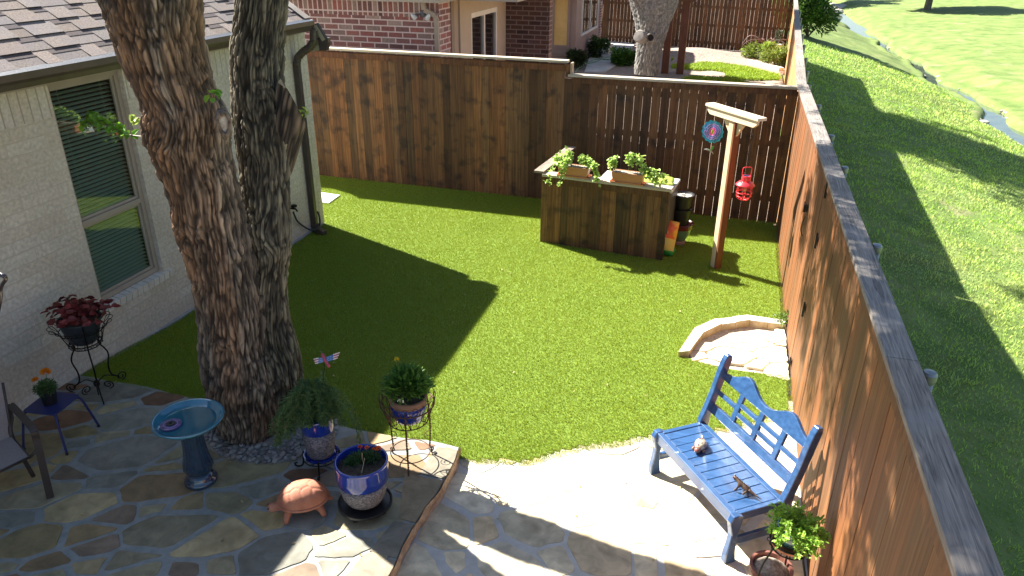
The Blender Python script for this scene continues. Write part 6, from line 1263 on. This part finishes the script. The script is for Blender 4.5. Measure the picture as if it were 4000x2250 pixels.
for k in range(66):
    a = r.uniform(0, 6.283); out = r.uniform(.10, .31); up_ = r.uniform(.16, .34); dn = r.uniform(-.16, .20) * (out / .35)
    if k == 0: a, out, up_, dn = .15, .10, .28, .46
    if 3 < k < 11: a = r.uniform(2.6, 4.0); out = r.uniform(.26, .42); dn = r.uniform(-.36, -.05)
    if 15 <= k < 21: a = r.uniform(-.7, .5); out = r.uniform(.28, .4); dn = r.uniform(-.5, -.1)
    if k and abs((a + .98 + math.pi) % 6.283 - math.pi) < 1.0: out = min(out, .17); dn = abs(dn) * .5 + .03
    ca, sa = math.cos(a), math.sin(a); pts = spline([(.03 * ca, .03 * sa, .37), (.35 * out * ca, .35 * out * sa, .37 + up_), (.8 * out * ca, .8 * out * sa, .37 + up_ * .6 + dn * .3), (out * ca, out * sa, .37 + dn)], 9); q.tube(pts, .002, 4)
    for i_ in range(5, len(pts)):
        for t in (0, .5):
            b_ = pts[i_ - 1].lerp(pts[i_], t); dd = (pts[i_] - pts[i_ - 1]).normalized()
            for s_ in range(7): d_ = rv(1, r)[0] + np.array(dd) * .8; P.append(np.array(b_) + r.normal(0, .005, 3)); D.append(d_); Nn.append(rv(1, r)[0]); C_.append((.10, .19, .065) if r.random() > .1 else (.2, .2, .06))
P, D, Nn, C_ = map(np.array, (P, D, Nn, C_)); n_ = len(P); leafmesh('fern', P, D, Nn, r.uniform(.022, .045, n_), r.uniform(.004, .0075, n_), C_ * r.uniform(.7, 1.4, n_)[:, None], m_leaf, fp); q.build('stem', mat('fern_stem', (.08, .12, .04)), fp)
# flag-patterned bird on a stake
bd = PY(818, 905, 4.46); bo = thing('bird_stake', 'flying bird ornament with stars and stripes wings above the fern pot', 'ornament', tuple(bd))
m_w, m_r, m_b = mat('bird_white', (.72, .66, .58), rough=.5), mat('bird_red', (.42, .05, .08), (.5, .08, .12), scale=20, rough=.5), mat('bird_blue', (.03, .14, .34), rough=.5)
Ub, Vb = Vector((.97, .10, .20)).normalized(), Vector((-.42, .55, .72)).normalized(); Wb = Ub.cross(Vb).normalized(); Vb = Wb.cross(Ub)
def W(a, b, c=0): return tuple(Ub * a + Vb * b + Wb * c)
o = skin('body', [W(-.035, .055), W(-.02, .035), W(0, .0), W(.02, -.035), W(.04, -.062)], [(0, 1), (1, 2), (2, 3), (3, 4)], [.011, .0155, .015, .012, .014], m_r, bo, 2)
MB().prism([W(-.038, .066), W(-.03, .060), W(-.052, .078)], tuple(Wb * .004)).build('beak', m_w, bo)
for sg, L_ in ((1, .115), (-1, .088)):
    q = MB(); sk_ = .018
    def wp(t, h): return W(sg * (.012 + t * L_), h + t * .028 * (1 if sg > 0 else -.25) , 0)
    q.prism([wp(0, .02), wp(.52, .024), wp(.52, -.022), wp(0, -.018)], tuple(Wb * .004), mi=0)
    for k in range(5):
        h0, h1 = .024 - k * .0092, .024 - (k + 1) * .0092; q.prism([wp(.521, h0), wp(1.0 - .04 * k, h0 - .002), wp(1.03 - .04 * k, (h0 + h1) / 2), wp(1.0 - .04 * k, h1 + .001), wp(.521, h1)], tuple(Wb * .004), mi=1 if k % 2 == 0 else 2)
    for i_ in range(4):
        for j_ in range(3): c_ = Vector(wp(.08 + i_ * .12, .012 - j_ * .013)) + Wb * .0048; q.prism([tuple(c_ + Ub * .0028 * math.cos(t) + Vb * .0028 * math.sin(t)) for t in np.linspace(0, 6.283, 6)[:-1]], tuple(Wb * .0006), mi=1)
        for j_ in range(3): c_ = Vector(wp(.08 + i_ * .12, .012 - j_ * .013)) - Wb * .0012; q.prism([tuple(c_ + Ub * .0028 * math.cos(t) + Vb * .0028 * math.sin(t)) for t in np.linspace(0, 6.283, 6)[:-1]], tuple(Wb * .0006), mi=1)
    q.build('wing', [m_b, m_w, m_r], bo)
MB().tube([(0, 0, -.005), tuple(Vector((fc.x + .01, fc.y, ZP + .45)) - bd)], .0022, 5).build('stake', m_blackm, bo)

# ---- big blue pot on caddy
pc = Vector((-2.385, 4.09, ZP)); cd = thing('pot_caddy', 'round black wheeled caddy under the widest blue and grey pot', 'caddy', tuple(pc))
MB().lathe([(0, .065), (.205, .065), (.215, .072), (.215, .092), (.205, .094), (.195, .082), (.08, .078), (0, .078)], n=48).build('tray', m_plb, cd, smooth=False)
for i in range(4): a = R_(70 + 90 * i + 15); o = MB().tube([(.155 * math.cos(a) - .01, .155 * math.sin(a) - .012, .028), (.155 * math.cos(a) + .01, .155 * math.sin(a) + .012, .028)], .027, 16).build('wheel', mat('caster', (.02, .02, .02), rough=.4), cd); MB().box((.155 * math.cos(a) - .015, .155 * math.sin(a) - .018, .04), (.155 * math.cos(a) + .015, .155 * math.sin(a) + .018, .066)).build('bracket', m_galv, o)
bpz = thing('blue_pot', 'wide pot with shiny blue upper band and speckled grey base holding small orange flowers', 'potted plant', (pc.x, pc.y, ZP + .094))
MB().lathe([(0, -.010), (.105, -.010), (.14, .02), (.17, .08), (.187, .15), (.195, .215)], n=52).build('lower_pot', m_rockp, bpz, smooth=True)
MB().lathe([(.1955, .215), (.201, .225), (.205, .29), (.204, .36), (.207, .375), (.206, .392), (.196, .398), (.186, .388), (.184, .34), (.18, .32)], n=56, cap=False).build('blue_band', m_blue, bpz, smooth=True)
q = MB(); n_ = 30; vv = []
for i in range(8):
    for j in range(n_): rr_ = .182 * i / 7 + .001; a = 6.283 * j / n_; vv.append((rr_ * math.cos(a), rr_ * math.sin(a), .325 + .03 * float(vnoise(rr_ * 25 * math.cos(a), rr_ * 25 * math.sin(a), 0, 4))))
q.add(vv, [(i * n_ + j, i * n_ + (j + 1) % n_, (i + 1) * n_ + (j + 1) % n_, (i + 1) * n_ + j) for i in range(7) for j in range(n_)]); q.build('soil', m_soil, bpz)
r = np.random.default_rng(18); P, D = [], []
for cx_, cy_, rr_, h_ in ((-.055, .035, .07, .07), (.06, .085, .06, .09), (.01, .08, .05, .08), (-.09, -.01, .04, .04)):
    n_ = 230; d_ = rv(n_, r); d_[:, 2] = np.abs(d_[:, 2]); P.append(d_ * r.uniform(.2, 1, (n_, 1)) * [rr_, rr_, h_] + [cx_, cy_, .345]); D.append(d_ + rv(n_, r) * .6)
P, D = np.concatenate(P), np.concatenate(D); leaves('leaves', P, D, rv(len(P), r) + [0, 0, 1], .028, .008, (.06, .13, .04), m_leaf, bpz, seed=4)
m_ro = mat('red_orange_petal', (.72, .10, .01), (.8, .18, .015), scale=20, rough=.6, trans=.2)
for c_, r_ in (((-.045, .08, .445), .02), ((.02, .07, .46), .021), ((.10, .10, .445), .028), ((.055, .11, .43), .015)): o = bloom(bpz, c_, r_, m_ro, 26); MB().tube([(c_[0] * .8, c_[1] * .8, .36), c_], .0022, 5).build('stem', mat('flower_stem', (.10, .12, .05)), bpz)
for pth in ([(.0, .03, .34), (.01, .0, .40), (.02, -.01, .47)], [(.04, -.09, .33), (.035, -.03, .39), (.03, .0, .42)]): MB().tube(spline(pth, 4), .0035, 5).build('dry_stem', mat('straw', (.42, .30, .17), rough=.9), bpz)

# ---- rusty wire stand with daisy pot
rc_ = Vector((-2.285, 4.76, ZP)); ru = thing('rusty_wire_stand', 'rusty brown twisted wire basket stand on the patio edge beside the grass', 'plant stand', tuple(rc_))
q = MB(); q.tube(circ((0, 0), .225, .60, 44), .006, 8, closed=True); q.tube(circ((0, 0), .17, .44, 36), .005, 8, closed=True); MB().tube(circ((0, 0), .17, .10, 36), .0045, 7, closed=True).build('base_ring', m_rust, ru, smooth=True)
for i in range(18):
    a = i * 6.283 / 18; b = a + .17; q.tube([(.17 * math.cos(a), .17 * math.sin(a), .44), (.225 * math.cos(b), .225 * math.sin(b), .60)], .003, 5); q.tube([(.17 * math.cos(b + .17), .17 * math.sin(b + .17), .44), (.225 * math.cos(b), .225 * math.sin(b), .60)], .003, 5)
    a2 = a + .35; q.tube(spline([(.225 * math.cos(a), .225 * math.sin(a), .60), (.235 * math.cos(a + .05), .235 * math.sin(a + .05), .66), (.235 * math.cos(a + .17), .235 * math.sin(a + .17), .685), (.235 * math.cos(a + .29), .235 * math.sin(a + .29), .66), (.225 * math.cos(a + .34), .225 * math.sin(a + .34), .60)], 4), .0032, 5)
for a in (0, 1.05, 2.1): q.tube([(.17 * math.cos(a), .17 * math.sin(a), .44), (-.17 * math.cos(a), -.17 * math.sin(a), .44)], .0045, 6)
q.build('basket', m_rust, ru, smooth=True)
for i, a in enumerate((R_(288), R_(52), R_(165))):
    ca, sa = math.cos(a), math.sin(a); q = MB()
    for ph in (0, math.pi):
        pts = []
        for k in range(90): z_ = .62 - k * .62 / 89; rr_ = .185 + .02 * math.sin(z_ * 5) + .02 * (z_ < .05); tw = k * .85 + ph; pts.append((rr_ * ca + .0045 * math.cos(tw), rr_ * sa + .0045 * math.sin(tw), z_))
        q.tube(pts, .0048, 6)
    q.tube(scroll((.20 * ca, .20 * sa, .004), (ca, sa), .032, 1.0), .006, 7); q.tube(scroll((.17 * ca, .17 * sa, .36), (-ca, -sa), .035, 1.3), .003, 6); q.tube(scroll((.18 * ca, .18 * sa, .16), (-ca, -sa), .045, 1.3), .003, 6)
    q.build('leg', m_rust, ru, smooth=True)
dp = thing('daisy_pot', 'leafy green daisy plant in a glossy blue pot on the rusty wire stand', 'potted plant', (rc_.x + .01, rc_.y, ZP + .445))
MB().lathe([(0, 0), (.105, 0), (.125, .015), (.14, .06), (.15, .11), (.155, .175)], n=44).build('blue_pot', m_blue, dp, smooth=True)
MB().lathe([(.156, .172), (.160, .19), (.157, .22), (.146, .235), (.138, .225), (.135, .2), (0, .2)], n=44, cap=False).build('clay_rim', mat('brown_clay', (.20, .10, .06), (.30, .17, .11), scale=14, st=(1, 1, 4), rough=.75, bump=.002), dp, smooth=True); MB().lathe([(0, .201), (.137, .201)], n=24, cap=False).build('soil', m_soil, dp)
r = np.random.default_rng(21); n_ = 1150; d_ = rv(n_, r); d_[:, 2] = np.abs(d_[:, 2]) * 1.1 - .12; P = d_ * r.uniform(.05, .175, (n_, 1)) * [1, 1, .95] + [0, 0, .30]; leaves('leaves', P, d_ + rv(n_, r) * .35 + [0, 0, .25], rv(n_, r) * .6 + d_ + [0, 0, .6], .075, .02, (.095, .21, .035), m_leaf, dp, seed=7)
q = MB(); 
for k in range(16): d1 = rv(1, r)[0]; q.tube([(0, 0, .2), (d1[0] * .06, d1[1] * .06, .34)], .004, 5)
q.build('stem', mat('daisy_stem', (.08, .13, .04)), dp)
m_ye = mat('yellow_petal', (.80, .58, .02), rough=.5, trans=.2); bloom(dp, (-.11, .05, .53), .024, m_ye, 24); MB().tube([(-.07, .03, .42), (-.11, .05, .525)], .0022, 5).build('flower_stem', mat('fl_stem', (.12, .18, .05)), dp)
bloom(dp, (-.15, -.03, .43), .010, m_ye, 14, 'bud'); bloom(dp, (.03, .02, .53), .008, m_ye, 12, 'bud'); MB().box((-.02, -.165, .27), (.035, -.160, .30)).build('tag', m_white, dp)

# ---- terracotta turtle
tc2 = Vector((-2.84, 3.93, ZP)); tt = thing('turtle_statue', 'terracotta turtle statue standing on the flagstones in front of the fern pot', 'statue', tuple(tc2), R_(212))
n_, m_ = 72, 26; q = MB(); vv = []
plates = [(0.0, 0.0), (.105, 0), (-.105, 0)] + [(x_, s_ * .085) for x_ in (-.12, -.04, .05, .125) for s_ in (-1, 1)]
for i in range(m_):
    ph = i / (m_ - 1) * math.pi / 2
    for j in range(n_):
        a = 6.283 * j / n_; x_, y_ = .195 * math.cos(ph) * math.cos(a), .145 * math.cos(ph) * math.sin(a); z_ = .125 + .145 * math.sin(ph) ** .85
        if plates: d_ = sorted(math.hypot((x_ - p_[0]), (y_ - p_[1])) for p_ in plates); g_ = min(1, (d_[1] - d_[0]) / .014); z_ -= .009 * (1 - g_) * (1 if math.cos(ph) < .97 else .2)
        vv.append((x_, y_, z_))
F_ = [(i * n_ + j, i * n_ + (j + 1) % n_, (i + 1) * n_ + (j + 1) % n_, (i + 1) * n_ + j) for i in range(m_ - 1) for j in range(n_)]; q.add(vv, F_); q.build('shell', m_terra_t, tt, smooth=True)
MB().lathe([(0, .085), (.12, .088), (.17, .10), (.20, .115), (.207, .125), (.203, .134), (.19, .136), (.17, .13)], n=64, M=Matrix.Diagonal((1, .76, 1, 1)), cap=False).build('shell_rim', m_terra_t, tt, smooth=True)
skin('body', [(0, 0, .115), (.12, 0, .11), (.19, 0, .095), (.245, 0, .09), (.275, 0, .085), (.12, .09, .09), (.14, .125, .05), (.145, .135, .012), (.12, -.09, .09), (.14, -.125, .05), (.145, -.135, .012), (-.12, .08, .09), (-.14, .115, .05), (-.145, .12, .012), (-.12, -.08, .09), (-.14, -.115, .05), (-.145, -.12, .012), (-.2, 0, .09), (-.235, 0, .075)],
     [(0, 1), (1, 2), (2, 3), (3, 4), (1, 5), (5, 6), (6, 7), (1, 8), (8, 9), (9, 10), (0, 11), (11, 12), (12, 13), (0, 14), (14, 15), (15, 16), (0, 17), (17, 18)],
     [.06, .05, .033, .044, .025, .035, .024, .022, .035, .024, .022, .035, .025, .022, .035, .025, .022, .02, .006], m_terra_t, tt, 0, 2)
for sg in (-1, 1): MB().ell((.268, sg * .028, .105), (.009, .008, .009), 10).build('eye', mat('dark_clay', (.12, .05, .03)), tt, smooth=True)

# a little leaf litter blown onto the turf and paving
r = np.random.default_rng(77); n_ = 90; P = np.stack([r.uniform(-5.9, .8, n_), r.uniform(3.2, 12, n_), np.zeros(n_)], 1)
P[:, 2] = np.where((P[:, 0] < -1.95) & (P[:, 1] < 5.0), ZP + .006, np.where(P[:, 1] < 5.6, .02, .042 + turf_z(P[:, 0], P[:, 1]) - .018))
near = np.hypot(P[:, 0] + 3.75, P[:, 1] - 4.9) > .6; P = P[near]; n_ = len(P)
tag(leaves('fallen_leaves', P, rv(n_, r) * [1, 1, .15], rv(n_, r) * .3 + [0, 0, 1], .035, .018, (.42, .34, .16), m_leaf, None, seed=3), 'sparse small dry leaves blown onto the artificial grass and paving', 'leaf litter', kind='stuff')
